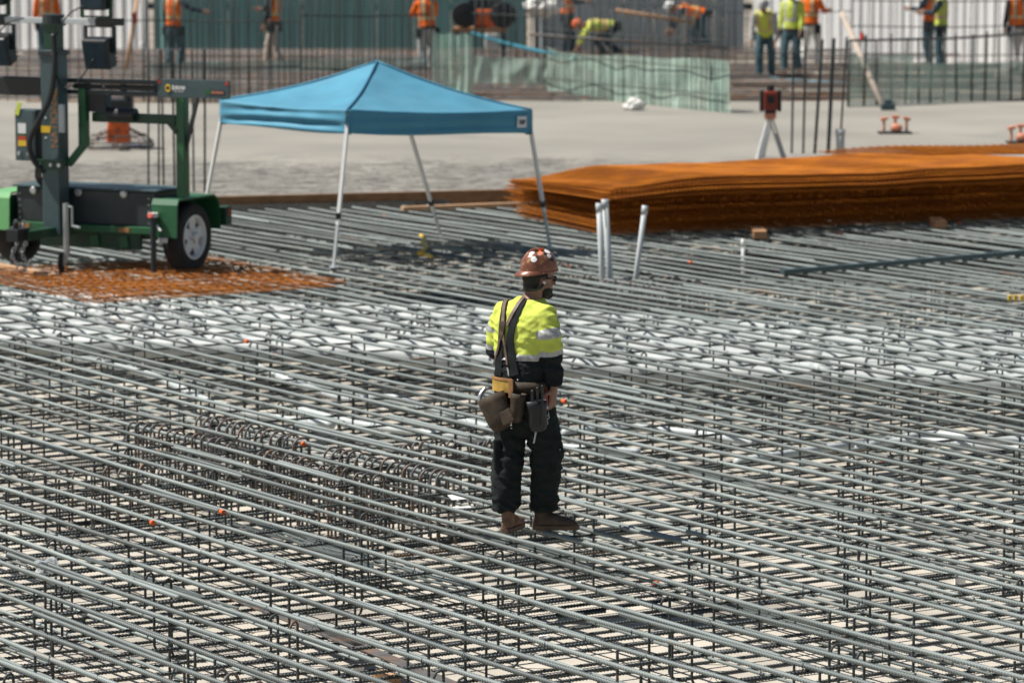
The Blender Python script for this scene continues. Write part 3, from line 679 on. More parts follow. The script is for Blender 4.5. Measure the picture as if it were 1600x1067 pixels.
# red flag and crumpled plastic
mb = MB(); c = D(210, 30, 70.5); mb.add([V(-.06, 0, .10), V(.04, 0, .13), V(.06, .02, -.06), V(-.04, .01, -.12), V(-.06, .02, .10), V(.04, .02, .13), V(.06, .04, -.06), V(-.04, .03, -.12)], [(0,1,2,3),(7,6,5,4),(0,4,5,1),(1,5,6,2),(2,6,7,3),(3,7,4,0)]); tag(mb.build('red_flag', M['red'], None, loc=c), 'small red flag rag on the timber behind the light tower', 'flag')
mb = MB(); c = D(1347, 56, 73); mb.lathe([(.06, 0), (.055, .03), (.02, .15)], (0, 0, -.08), (0, 0, 1), 10); tag(mb.build('marker_cap', M['red'], None, loc=c), 'small red cap on a thin bar before the white wall', 'cap')
def crumple(name, c, r, m, label, cat, seed):
    bm = bmesh.new(); bmesh.ops.create_icosphere(bm, subdivisions=3, radius=r)
    for v in bm.verts:
        n_ = noise.noise(v.co * (4 / r) * .35 + Vector((seed, 0, 0))) + .6 * noise.noise(v.co * (9 / r) * .35 + Vector((0, seed, 0)))
        v.co *= 1 + .55 * n_; v.co.z *= .7
    me = bpy.data.meshes.new(name); bm.to_mesh(me); bm.free(); me.materials.append(m)
    return tag(inst(name, me, None, c), label, cat)
crumple('plastic_bag', P(75, 887, -.05), .085, M['foil'], 'crumpled clear plastic bag caught between bars at lower left', 'bag', 3)
crumple('plastic_wrap', P(990, 164, .14), .15, M['whitecloth'], 'white crumpled plastic heap at the foot of the netted cage', 'plastic', 8)
crumple('plastic_wrap', D(850, 6, 82), .36, M['whitecloth'], 'white bundle hanging above the fence between orange vest and machine', 'bundle', 5)
crumple('paper_cup', P(222, 70, .2), .07, M['white'], 'small white crumpled scrap by the wall cage at left', 'scrap', 6)
mb = MB(); c = P(716, 776, -.12); mb.box((0, 0, 0), (.13, .09, .004), Matrix.Rotation(.4, 3, 'Z') @ Matrix.Rotation(.25, 3, 'X')); mb.box((.02, -.09, -.06), (.14, .06, .004), Matrix.Rotation(.2, 3, 'Z')); tag(mb.build('paper_scrap', M['paper'], None, loc=c), 'torn white paper scrap between the bars near the worker boots', 'paper')
plank('spacer_block', P(590, 905 + 150, -.53), P(617, 1062, -.53), .10, .07, M['wood_pale'], 'pale timber spacer block under the bars at the bottom edge', 'spacer')
for k, (px, py) in enumerate(((850, 1000), (1230, 830), (1590, 810), (900, 915), (660, 860), (560, 1046), (1500, 905), (1090, 960))):
    c = P(px, py, -.55); mb = MB(); mb.box((0, 0, 0), (.07, .07, .06)); tag(mb.build('concrete_spacer', M['paper'], None, loc=c, bevel=.004), 'small pale concrete spacer block under the bottom bars', 'spacer', 'concrete spacers under the bottom mat')
# yellow strap on the bars below the canopy and yellow spacers at right
hose('yellow_strap', [(657, 368), (664, 372), (660, 378), (667, 384), (660, 392), (655, 396), (668, 398), (674, 401)], .05, .02, M['yellow'], 'tangled yellow strap on the bars in the canopy shade', 'strap')
t_ = empty('spacer_strip', P(1592, 470, .0), 0, 'yellow plastic spacer strip at the right edge', 'spacer')
for k in range(6):
    mb = MB(); mb.box((-.09 + .06 * k, .02 * (k % 2), .03), (.035, .06, .05)); mb.build('spacer', M['yellow'], t_)

# ------------------------------------------------------------------ tripod with laser level
c = P(1203, 248, .05); t_ = empty('laser_tripod', c, 0, 'pale surveying tripod standing on the slab behind the rusty stack', 'tripod')
top = V(0, 0, .60)
for k, (lx, ly) in enumerate(((-.17, -.08), (.20, -.02), (-.10, .22))):
    mb = MB(); e = V(lx, ly, 0); mb.beam(e + V(-.025, 0, 0), top + V(-.025, 0, 0), .025, .025); mb.beam(e + V(.025, 0, 0), top + V(.025, 0, 0), .025, .025); mb.beam(e, e * .4 + top * .6, .03, .02); mb.cyl(e, e + V(0, 0, .06), .03, 8); mb.build('leg', M['white'] if k != 1 else M['greycloth'], t_)
mb = MB(); mb.cyl(top + V(0, 0, -.03), top + V(0, 0, .05), .085, 14); mb.build('head_plate', M['salmon'], t_)
l_ = empty('laser_level', c + top + V(0, 0, .051), 0, 'dark red laser level mounted on the tripod', 'laser level')
mb = MB(); mb.box((0, 0, .18), (.21, .2, .28)); mb.build('housing', M['dark_red'], l_, bevel=.03)
for sx in (-1, 1): mb = MB(); mb.box((sx * .125, 0, .18), (.06, .15, .31)); mb.build('handle', M['black'], l_, bevel=.02)
mb = MB(); mb.cyl((0, 0, .321), (0, 0, .40), .055, 14); mb.build('lens_dome', M['black'], l_)
mb = MB(); mb.box((0, 0, .02), (.16, .16, .04)); mb.build('base', M['black'], l_)
mb = MB(); mb.box((0, -.102, .2), (.10, .006, .10)); mb.build('display', M['black'], l_)
# capped stubs on the slab
def capped(px, py, n, label, sx=1.0):
    c = P(px, py, .05); r = empty('capped_stubs', c, 0, label, 'stub group')
    mb = MB(); mb.box((0, 0, .015), (.52 * sx, .3, .03)); mb.build('base_plate', M['charcoal'], r)
    for k in range(n):
        x = (-.17 + .18 * k) * sx; h = .20 + .03 * (k % 2)
        mb = MB(); mb.cyl((x, .03 * k, .03), (x, .03 * k, h), .022, 8); st = mb.build('stub', M['salmon'], r)
        mb = MB(); mb.box((x, .03 * k, h + .03), (.115, .12, .05), Matrix.Rotation(.2 * (k - 1), 3, 'Y')); mb.build('cap', M['salmon'], st, bevel=.01)
    mb = MB(); mb.ball((.02, -.05, .09), .10, .07, .07); mb.build('bundle', M['salmon'], r, True)
capped(1398, 209, 3, 'faded orange capped stubs on a dark plate on the slab right of the tripod')
capped(1594, 224, 2, 'dark plate with small stubs on the slab at the right edge', .8)

# ------------------------------------------------------------------ power trowel behind the light tower
c = P(186, 232, .05); t_ = empty('power_trowel', c, 0, 'orange power trowel with round wire guard on the fresh slab', 'power trowel')
for z, rr in ((.05, .52), (.11, .50), (.20, .40)):
    mb = MB(); mb.tube([V(rr*math.cos(2*math.pi*k/32), rr*math.sin(2*math.pi*k/32), z) for k in range(33)], .014, 6); mb.build('guard_ring', M['hook'], t_, True)
for k in range(8):
    a_ = 2 * math.pi * k / 8; mb = MB(); mb.tube([V(.52*math.cos(a_), .52*math.sin(a_), .05), V(.46*math.cos(a_), .46*math.sin(a_), .15), V(.12*math.cos(a_), .12*math.sin(a_), .32)], .012, 5); mb.build('guard_spoke', M['hook'], t_)
for k in range(4):
    a_ = math.pi * k / 2 + .3; mb = MB(); mb.box((.26*math.cos(a_), .26*math.sin(a_), .03), (.4, .16, .012), Matrix.Rotation(a_, 3, 'Z') @ Matrix.Rotation(.15, 3, 'X')); mb.build('blade', M['steel'], t_)
mb = MB(); mb.loft([[V(x*w_, y*w_, z) for x, y in ((-1,-1),(1,-1),(1,1),(-1,1))] for z, w_ in ((.08, .17), (.3, .16), (.5, .14))]); mb.build('gear_housing', M['orange_paint'], t_, bevel=.02)
mb = MB(); mb.box((.02, 0, .62), (.4, .34, .24)); mb.build('engine', M['black'], t_, bevel=.03)
mb = MB(); mb.cyl((.15, -.1, .74), (.15, -.1, .86), .07, 12); mb.build('air_filter', M['black'], t_)
mb = MB(); mb.tube([V(0, 0, .4), V(-.3, -.25, .75), V(-.55, -.4, 1.0)], .022, 8); mb.tube([V(-.7, -.25, 1.02), V(-.4, -.55, 1.0)], .02, 8); mb.build('handle', M['charcoal'], t_)

# orange machine on a stand far behind the canopy
c = P(750, 100, 0); c.z = 0; t_ = empty('site_saw_bench', c, 0, 'orange and black machine on a brown bench far behind the canopy', 'machine')
mb = MB(); mb.box((0, 0, .72), (1.15, .6, .1)); mb.build('bench_top', M['wood'], t_)
for sx in (-.5, .5):
    for sy in (-.24, .24): mb = MB(); mb.box((sx, sy, .33), (.07, .07, .67)); mb.build('leg', M['charcoal'], t_)
mb = MB(); mb.box((.1, 0, .97), (.5, .38, .38)); mb.build('engine_cover', M['orange_paint'], t_, bevel=.05)
for x in (-.32, .5): mb = MB(); mb.lathe([(.10, 0), (.26, .02), (.28, .07), (.26, .12), (.10, .14)], (x, -.28, 1.04), (0, 1, 0), 20); mb.build('wheel', M['black'], t_)
mb = MB(); mb.box((.1, .05, 1.28), (.7, .4, .2)); mb.build('top_frame', M['charcoal'], t_, bevel=.02)
mb = MB(); mb.box((.25, -.25, .5), (.3, .25, .3)); mb.build('white_tank', M['whitecloth'], t_, bevel=.02)

# ================================================================== BLUE CANOPY
Ft, Rt, Lt = D(543, 172, 40.95), D(831, 173, 42.35), D(344, 157, 42.5)
Bt = Rt + Lt - Ft; Bt.z = (Rt.z + Lt.z) / 2
PK = D(589, 97, 42.45)
CF = P(575, 380, 0); can = empty('canopy_tent', CF, 0, 'blue pop up canopy with slanted white legs standing on the bars', 'canopy')
corners = [Ft, Rt, Bt, Lt]
def wr(p, a): return a * noise.noise(p * 2.3) + a * .5 * noise.noise(p * 6.1)
mb = MB(); hv = .255
for i in range(4):
    A, B = corners[i], corners[(i + 1) % 4]; N = 22; vs = []; fs = []
    nrm = (B - A).cross(Vector((0, 0, 1))).normalized()
    for j in range(N + 1):
        t = j / N
        for k in range(N + 1):
            u = k / N; e = lerp(A, B, t); sag = -.035 * math.sin(math.pi * t) * u; q = lerp(PK, e, u)
            q = q + V(0, 0, sag - .10 * math.sin(math.pi * u) * .55 + .03 * math.exp(-((u) / .08) ** 2) * 0 + wr(q, .026) * math.sin(math.pi * u) * min(1, 4 * t * (1 - t) * 3)); vs.append(q - CF)
    for j in range(N):
        for k in range(N): q = j * (N + 1) + k; fs.append((q, q + 1, q + N + 2, q + N + 1))
    mb.add(vs, fs)
me = mb.mesh('roof_cloth', M['blue'], True); bm = bmesh.new(); bm.from_mesh(me); bmesh.ops.remove_doubles(bm, verts=bm.verts, dist=.003); bmesh.ops.recalc_face_normals(bm, faces=bm.faces); bm.to_mesh(me); bm.free()
roof = inst('roof_cloth', me, can); so = roof.modifiers.new('cloth', 'SOLIDIFY'); so.thickness = .004
es = None
for i in range(4):
    A, B = corners[i], corners[(i + 1) % 4]; N = 48; vs = []; fs = []; nrm = (B - A).cross(Vector((0, 0, 1))).normalized(); crease = .030 if i in (3, 2) else .008
    for j in range(N + 1):
        t = j / N; e = lerp(A, B, t) + V(0, 0, -.035 * math.sin(math.pi * t))
        for k in range(13):
            u = k / 12; env = math.sin(math.pi * t) ** .6
            out = crease * env * math.sin(u * 13 + 2.0 * math.sin(t * 3.1) + t * 2) * (.3 + u) + .012 * env * noise.noise(Vector((t * 9, u * 2, i * 5.0)))
            hh = hv * (1 + .04 * math.sin(t * math.pi * 2 + i)) - (.02 * math.sin(math.pi * t))
            vs.append(e + nrm * (out + .012) + V(0, 0, .004 - hh * u) - CF)
    for j in range(N):
        for k in range(12): q = j * 13 + k; fs.append((q, q + 1, q + 14, q + 13))
    v_ = MB(); v_.add(vs, fs); vo = v_.build('valance', M['blue'], can, True); so = vo.modifiers.new('cloth', 'SOLIDIFY'); so.thickness = .004
for c_ in corners:
    v_ = MB(); v_.tube([lerp(PK, c_, u) - CF + V(0, 0, .008 - .055 * math.sin(math.pi * u)) for u in [i / 12 for i in range(13)]], .012, 6); v_.build('seam', M['blue_seam'] if c_ is Ft else M['blue'], can, True)
# badge on the right valance
A, B = Ft, Rt; nrm = (B - A).cross(Vector((0, 0, 1))).normalized(); al = (B - A).normalized(); c_ = lerp(A, B, .935) + nrm * .03 + V(0, 0, -.125) - CF
v_ = MB(); v_.box((0, 0, 0), (.125, .006, .125)); bd = inst('badge', v_.mesh('badge', M['white']), can, mat4=Matrix.Translation(c_) @ Matrix((al, -nrm, V(0, 0, 1))).transposed().to_4x4())
v_ = MB(); v_.box((.0, -.006, .012), (.075, .003, .018)); v_.box((-.01, -.006, -.014), (.05, .003, .02)); v_.box((.025, -.006, -.005), (.018, .003, .05), Matrix.Rotation(.5, 3, 'Y')); v_.build('badge_print', M['charcoal'], bd)
feet = [P(521, 419, 0), P(860, 389, 0), P(697, 396, -.25), P(309, 384, 0)]
for i, (c_, f_) in enumerate(zip(corners, feet)):
    t0 = c_ + V(0, 0, -.06); inn = (PK - c_); inn.z = 0; t0 = t0 + inn.normalized() * .04
    v_ = MB(); v_.beam(lerp(t0, f_, .0) - CF, lerp(t0, f_, .72) - CF, .036, .036); lg = v_.build('leg', M['white'], can)
    v_ = MB(); v_.beam(lerp(t0, f_, .66) - CF, f_ - CF, .028, .028); v_.build('leg_extension', M['grey_pipe'], lg)
    v_ = MB(); v_.box(f_ - CF + V(0, 0, .008), (.09, .09, .012)); v_.build('foot_plate', M['grey_pipe'], lg)
    v_ = MB(); v_.box(lerp(t0, f_, .66) - CF, (.055, .055, .07)); v_.build('lock_clip', M['charcoal'], lg)
    v_ = MB(); v_.box(t0 - CF + V(0, 0, -.16), (.06, .06, .09)); v_.build('corner_bracket', M['charcoal'], lg)
for i in range(4):                                        # scissor trusses below the cloth
    A, B = corners[i], corners[(i + 1) % 4]; inn = ((PK - (A + B) / 2)); inn.z = 0; inn = inn.normalized() * .1
    v_ = MB(); n_ = 4
    for k in range(n_):
        a_, b_ = lerp(A, B, k / n_) + inn, lerp(A, B, (k + 1) / n_) + inn; lo = V(0, 0, -.22); hi = V(0, 0, -.05)
        v_.beam(a_ + lo - CF, b_ + hi - CF, .015, .025); v_.beam(a_ + hi - CF, b_ + lo - CF, .015, .025)
    v_.build('scissor_truss', M['grey_pipe'], can)
v_ = MB(); v_.cyl(PK - CF + V(0, 0, -.5), PK - CF + V(0, 0, -.02), .02, 8); v_.build('centre_post', M['grey_pipe'], can)

# ================================================================== LIGHT TOWER TRAILER
TL = empty('light_tower', (-4.37, 40.75, 0), math.atan2(-.436, .9), 'green and charcoal towable light tower parked on the rebar left of the canopy', 'light tower')
def part(mb, name, m, parent=TL, **k): return mb.build(name, m, parent, **k)
# +x to the trailer's left wheel (right in the photo), -y to the hitch, z up
mb = MB(); mb.box((.02, -.08, .675), (1.73, .54, .37)); box = part(mb, 'equipment_box', M['charcoal'], bevel=.015)
mb = MB(); mb.box((.02, -.08, .872), (1.79, .60, .022)); part(mb, 'box_lid', M['slate'], box, bevel=.006)
for x in (-.62, -.06, .50):
    mb = MB(); mb.lathe([(.01, 0), (.045, .004), (.045, .02), (.03, .032)], (x, -.35, .83), (0, -1, 0), 16); part(mb, 'reflector', M['steel'], box)
for k in range(5):
    for x in (-.80, .80): mb = MB(); mb.cyl((x, -.351, .53 + .065 * k), (x, -.358, .53 + .065 * k), .008, 8); part(mb, 'rivet', M['steel'], box)
mb = MB(); mb.box((-.30, -.36, .62), (.02, .012, .18), Matrix.Rotation(.4, 3, 'Y')); part(mb, 'box_handle', M['black'], box)
# chassis
mb = MB(); mb.box((.02, -.36, .455), (1.75, .07, .075)); mb.box((.02, .75, .455), (1.75, .07, .075)); mb.box((-.80, .2, .455), (.08, 1.1, .07)); mb.box((.84, .2, .455), (.08, 1.1, .07)); mb.box((.02, .2, .40), (1.6, .9, .04)); part(mb, 'chassis_frame', M['green'], bevel=.008)
mb = MB(); mb.box((.05, -.30, .33), (1.25, .04, .18)); part(mb, 'skirt_plate', M['green_dark'], bevel=.006)
for x in (.12, .48): mb = MB(); mb.box((x, -.33, .32), (.10, .03, .12), Matrix.Rotation(-.15, 3, 'Y')); part(mb, 'lug', M['green'])
mb = MB(); mb.cyl((-1.0, .0, .36), (1.0, .0, .36), .04, 12); part(mb, 'axle', M['black'])
for x in (-.72, .52): mb = MB(); mb.box((x, -.398, .455), (.13, .006, .05)); part(mb, 'label_plate', M['leather_tan'])
for sx in (-1, 1):
    mb = MB(); prof = [(-.45, .40), (-.435, .74), (-.40, .80), (.34, .80), (.44, .74), (.47, .42)]
    inn = [(-.43, .40), (-.415, .73), (-.39, .782), (.33, .782), (.42, .73), (.45, .42)]
    x0, x1 = (.88, 1.19) if sx > 0 else (-1.22, -.88)
    ring = prof + list(reversed(inn)); mb.loft([[V(x0, y, z) for y, z in ring], [V(x1, y, z) for y, z in ring]])
    for (a_, b_) in zip(prof[:-1], prof[1:]): pass
    fd = part(mb, 'fender', M['green'] if sx > 0 else M['green_light'])  # same light green paint; the darker green puts shade into the right fender
    mb = MB(); mb.box(((x0 + .012) if sx > 0 else (x1 - .012), 0, .60), (.02, .80, .34)); part(mb, 'inner_panel', M['green_dark'], fd)
    X = 1.05 * sx; wl = empty('wheel', (X, 0, 0)); wl.parent = TL
    mb = MB(); mb.lathe([(.215, -.09), (.30, -.105), (.345, -.095), (.365, -.06), (.37, 0), (.365, .06), (.345, .095), (.30, .105), (.215, .09), (.205, 0), (.215, -.09)], (0, 0, .37), (1, 0, 0), 40, caps=False); part(mb, 'tyre', M['rubber'], wl, smooth=True)
    rm = MB(); ax = sx
    rings = [(.225, .085), (.235, .098), (.215, .10), (.20, .07), (.195, .045)]
    rm.lathe([(r, h) for r, h in rings] + [(.19, .04), (.205, .0), (.218, .06), (.225, .085)], (0, 0, .37), (ax, 0, 0), 40, caps=False)
    # disc with five windows: hub, spokes and rim ring
    rm.lathe([(.001, .02), (.10, .05), (.085, .078), (.05, .085), (.048, .12), (.03, .13), (0, .13)], (0, 0, .37), (ax, 0, 0), 24)
    for k in range(5):
        a_ = 2 * math.pi * k / 5 + .3; e1 = V(ax * .062, .07 * math.cos(a_), .37 + .07 * math.sin(a_)); e2 = V(ax * .055, .205 * math.cos(a_), .37 + .205 * math.sin(a_)); rm.beam(e1, e2, .115, .02, up=(ax, 0, 0))
    part(rm, 'rim', M['white'], wl)
    mb = MB(); mb.lathe([(.0, .0), (.21, .0), (.21, .02), (0, .02)], (0, 0, .37), (ax, 0, 0), 24); part(mb, 'brake_drum', M['black'], wl)
    for k in range(5): a_ = 2 * math.pi * (k + .5) / 5 + .3; mb = MB(); mb.cyl((ax * .07, .06 * math.cos(a_), .37 + .06 * math.sin(a_)), (ax * .095, .06 * math.cos(a_), .37 + .06 * math.sin(a_)), .010, 6); part(mb, 'wheel_nut', M['steel'], wl)
mb = MB(); mb.box((1.20, .52, .56), (.13, .12, .20)); tb = part(mb, 'tail_lamp_bracket', M['green_dark'], bevel=.01)
mb = MB(); mb.box((1.267, .52, .60), (.01, .08, .08)); part(mb, 'tail_lamp', M['dark_red'], tb)
mb = MB(); mb.box((1.02, -.44, .37), (.10, .02, .05)); part(mb, 'marker_lamp', M['whitecloth'])
# masts
mb = MB(); mb.box((-.25, -.50, 1.36), (.215, .20, 1.94)); mast = part(mb, 'mast', M['slate'], bevel=.012)
mb = MB(); mb.box((-.25, -.50, 2.46), (.16, .15, .34)); mb.box((-.25, -.50, 2.60), (.2, .19, .04)); part(mb, 'inner_mast', M['green_dark'], mast, bevel=.01)
mb = MB(); mb.box((-.25, -.50, 2.30), (.25, .24, .05)); part(mb, 'mast_collar', M['charcoal'], mast, bevel=.008)
text_mesh('lettering', 'NATIONAL', .125, Matrix.Translation((-.19, -.602, 1.62)) @ Matrix.Rotation(math.pi / 2, 4, 'X') @ Matrix.Rotation(math.pi / 2, 4, 'Z'), M['leather_tan'], mast)
mb = MB(); mb.box((-.30, -.603, 1.50), (.11, .004, .07)); part(mb, 'yellow_sticker', M['yellow'], mast)
for z in (1.62, 1.41): mb = MB(); mb.box((-.30, -.603, z), (.02, .004, .02)); part(mb, 'small_sticker', M['white'], mast)
tbar = MB(); tbar.box((-.30, -.50, 2.635), (1.72, .055, .06)); tb_ = part(tbar, 'light_bar', M['grey_pipe'], bevel=.006)
for x in (-1.0, .44): mb = MB(); mb.box((x, -.50, 2.635), (.32, .07, .075)); part(mb, 'bar_sleeve', M['black'], tb_, bevel=.006)
mb = MB(); mb.cyl((-.25, -.5, 2.60), (-.25, -.5, 2.70), .12, 16); part(mb, 'bar_pivot', M['charcoal'], tb_)
def flood(x, z, up, tilt):
    fl = MB(); R_ = Matrix.Rotation(tilt, 3, 'X')
    fl.box((x, -.52, z), (.31, .16, .32), R_); o = part(fl, 'floodlight', M['black'], bevel=.02)
    for k in range(7): q = MB(); q.box(Vector((x, -.52, z)) + R_ @ V(0, .10, -.13 + .043 * k), (.27, .06, .012), R_); part(q, 'cooling_fin', M['charcoal'], o)
    q = MB(); q.box(Vector((x, -.52, z)) + R_ @ V(0, -.082, 0), (.26, .006, .27), R_); part(q, 'lens', M['navy'], o)
    q = MB(); s_ = 1 if up else -1
    zb = 2.635
    for sx in (-.175, .175): q.beam((x + sx, -.5, z), (x + sx, -.5, zb + s_ * .05), .02, .04)
    q.beam((x - .18, -.5, zb + s_ * .05), (x + .18, -.5, zb + s_ * .05), .04, .02); part(q, 'yoke', M['green_dark'] if up else M['charcoal'], o)
flood(.32, 2.31, False, .25); flood(.28, 2.92, True, .1); flood(-.92, 2.32, False, .4); flood(-.98, 2.95, True, .1)
def cable(pts, r, name, parent=TL, m='black'): mb = MB(); mb.tube(pts, r, 8); return part(mb, name, M[m], parent, smooth=True)
def spl(P_, n=8):
    P_ = [Vector(p) for p in P_]; out = []
    for i in range(len(P_) - 1):
        p0, p1, p2, p3 = P_[max(i-1,0)], P_[i], P_[i+1], P_[min(i+2, len(P_)-1)]
        for q in range(n):
            t = q / n; out.append(.5 * ((2*p1) + (p2-p0)*t + (2*p0-5*p1+4*p2-p3)*t*t + (3*p1-p0-3*p2+p3)*t**3))
    return out + [P_[-1]]
cable(spl([(-.17, -.63, 2.5), (-.15, -.64, 2.2), (-.20, -.66, 1.85), (-.32, -.70, 1.6), (-.44, -.70, 1.38), (-.42, -.68, 1.2), (-.34, -.6, 1.05)]), .032, 'mast_hose')
cable(spl([(.3, -.6, 2.25), (.1, -.62, 2.0), (-.1, -.62, 1.98), (-.2, -.62, 2.3)]), .008, 'lamp_cable')
cable(spl([(-.9, -.6, 2.45), (-.75, -.62, 2.6), (-.55, -.6, 2.66)]), .008, 'lamp_cable')
cable(spl([(.2, -.6, 2.8), (.02, -.6, 2.72), (-.12, -.6, 2.55), (-.2, -.62, 2.3)]), .008, 'lamp_cable')
for k in range(3): cable(spl([(-.42 + .02 * k, -.55, 1.2), (-.46 + .03 * k, -.56, 1.0), (-.40 + .03 * k, -.52, .88), (-.34, -.5, .86)]), .012, 'control_cable')
# control box
mb = MB(); mb.box((-.55, -.52, 1.43), (.26, .18, .54)); cb = part(mb, 'control_box', M['slate'], bevel=.01)
mb = MB(); mb.box((-.43, -.60, 1.43), (.03, .05, .52)); part(mb, 'box_edge', M['charcoal'], cb)
for z, m, h in ((1.50, 'white', .11), (1.435, 'green', .03), (1.40, 'red', .04), (1.345, 'yellow', .06)):
    mb = MB(); mb.box((-.59, -.612, z), (.10, .004, h)); part(mb, 'sticker', M[m], cb)
mb = MB(); mb.box((-.63, -.615, 1.71), (.05, .008, .14), Matrix.Rotation(.3, 3, 'Y')); part(mb, 'tag_strip', M['lime'], cb)
for x in (-.62, -.5): mb = MB(); mb.cyl((x, -.61, 1.24), (x, -.64, 1.24), .02, 10); part(mb, 'knob', M['steel'], cb)
# cradle, boom and posts
mb = MB()
for z in (1.885, 2.005): mb.box((-.10, -.34, z), (2.3, .07, .045))
for x in (-1.15, -.6, .05, .5, .9): mb.box((x, -.34, 1.945), (.05, .06, .09))
part(mb, 'boom_rail', M['charcoal'], bevel=.005)
mb = MB(); mb.box((-.75, -.33, 1.93), (1.0, .10, .19)); part(mb, 'boom_box', M['black'], bevel=.01)
mb = MB(); mb.cyl((-.1, -.36, 1.945), (.92, -.36, 1.945), .026, 10); part(mb, 'ram', M['black'])
mb = MB(); mb.box((1.37, -.37, 1.955), (.86, .03, .19)); pl = part(mb, 'sign_plate', M['slate'], bevel=.004)
mb = MB(); mb.tube([V(1.07 + .028*math.cos(2*math.pi*k/16), -.388, 1.955 + .032*math.sin(2*math.pi*k/16)) for k in range(17)], .008, 6); part(mb, 'logo_ring', M['yellow'], pl)
for k, (dx_, h_) in enumerate(((0, .05), (.03, .036), (.055, .045), (.085, .036), (.112, .036), (.135, .036), (.03, .012), (.075, .012), (.11, .012))):
    mb = MB(); mb.box((1.13 + dx_, -.387, 1.962 if k < 6 else 1.925), (.017, .003, h_)); part(mb, 'plate_lettering', M['white'], pl)
mb = MB(); mb.box((1.66, -.387, 1.925), (.17, .003, .05)); part(mb, 'plate_sticker', M['navy'], pl)
mb = MB(); mb.box((1.555, -.387, 1.925), (.08, .003, .05)); part(mb, 'plate_sticker', M['green'], pl)
for k in range(7): mb = MB(); mb.box((1.60 + k * .021, -.389, 1.925), (.013, .003, .028)); part(mb, 'plate_lettering', M['salmon'], pl)
for x in (.965, 1.775): mb = MB(); mb.box((x, -.387, 2.02), (.035, .004, .035)); part(mb, 'red_reflector', M['red'], pl)
mb = MB(); mb.box((1.14, -.22, 1.34), (.10, .11, 1.06)); part(mb, 'rear_post', M['green'], bevel=.008)
mb = MB(); mb.beam((1.16, -.22, 1.25), (1.34, -.24, 1.86), .035, .035); part(mb, 'post_brace', M['charcoal'])
mb = MB(); mb.box((.58, -.24, 1.62), (1.02, .09, .10)); mb.beam((1.0, -.24, 1.60), (1.12, -.24, 1.48), .07, .07); part(mb, 'cross_beam', M['green_dark'], bevel=.008)
mb = MB(); mb.box((.02, -.36, 1.62), (.09, .09, .62)); mb.beam((.02, -.36, 1.33), (-.14, -.42, 1.12), .08, .08); part(mb, 'inner_post', M['green'], bevel=.006)
mb = MB(); mb.box((.14, -.30, 1.78), (.30, .12, .2)); part(mb, 'winch_box', M['black'], bevel=.01)
mb = MB(); mb.cyl((.30, -.3, 1.66), (.62, -.3, 1.66), .07, 14); part(mb, 'winch_drum', M['black'])
mb = MB(); mb.box((-.10, -.60, 1.62), (.07, .04, .30)); part(mb, 'mast_latch', M['grey_pipe'], bevel=.012)
mb = MB(); mb.box((-.26, -.60, 1.13), (.34, .05, .11)); part(mb, 'mast_bracket', M['green_dark'], bevel=.005)
for x in (-.37, -.22, -.12): mb = MB(); mb.cyl((x, -.625, 1.13), (x, -.65, 1.13), .02, 8); part(mb, 'bracket_bolt', M['steel'])
# tongue jack with caster, coupler, chains, stabiliser
mb = MB(); mb.box((-.25, -.75, .42), (.11, .75, .10)); part(mb, 'tongue', M['green_dark'], bevel=.006)
mb = MB(); mb.box((-.29, -1.18, .44), (.15, .22, .13)); mb.cyl((-.29, -1.22, .50), (-.29, -1.22, .57), .03, 10); part(mb, 'coupler', M['black'], bevel=.02)
mb = MB(); mb.cyl((-.05, -.62, .16), (-.05, -.62, .73), .034, 14); jk = part(mb, 'tongue_jack', M['steel'])
mb = MB(); mb.cyl((-.05, -.62, .7), (.05, -.66, .7), .012, 8); mb.cyl((.05, -.66, .7), (.05, -.66, .50), .012, 8); mb.cyl((.05, -.66, .5), (.17, -.7, .49), .014, 8); part(mb, 'crank', M['steel'], jk)
mb = MB(); mb.beam((-.05, -.62, .2), (-.09, -.64, .07), .06, .05); part(mb, 'caster_fork', M['steel'], jk)
mb = MB(); mb.lathe([(.05, -.02), (.095, -.022), (.105, 0), (.095, .022), (.05, .02)], (-.10, -.65, .105), (.9, .4, 0), 20); part(mb, 'caster_wheel', M['rubber'], jk)
for x0 in (-.42, -.33, -.30):
    n_ = 15; mb = MB()
    for k in range(n_):
        z = .55 - k * .036; x = x0 + .02 * math.sin(k * .9 + x0 * 9); y = -1.05 + .02 * math.cos(k)
        R_ = Matrix.Rotation(math.pi / 2 * (k % 2) + .4, 3, 'Z')
        mb.tube([V(x, y, z) + R_ @ V(.016*math.cos(2*math.pi*q/8), 0, .027*math.sin(2*math.pi*q/8)) for q in range(9)], .0065, 5)
    part(mb, 'safety_chain', M['steel'] if x0 != -.33 else M['charcoal'])
mb = MB(); mb.cyl((.94, -.50, .04), (.94, -.50, .62), .032, 14); oj = part(mb, 'stabiliser', M['charcoal'])
mb = MB(); mb.cyl((.94, -.50, .0), (.94, -.50, .25), .028, 12); part(mb, 'inner_tube', M['grey_pipe'], oj)
mb = MB(); mb.box((.94, -.50, .022), (.20, .16, .02)); part(mb, 'pad', M['leather_tan'], oj)
mb = MB(); mb.cyl((.94, -.50, .615), (.94, -.50, .66), .055, 12); mb.cyl((1.0, -.52, .53), (1.06, -.55, .48), .012, 6); part(mb, 'stabiliser_cap', M['whitecloth'], oj)
mb = MB(); mb.cyl((.94, -.555, .635), (.94, -.565, .64), .03, 12); part(mb, 'red_cap', M['red'], oj)

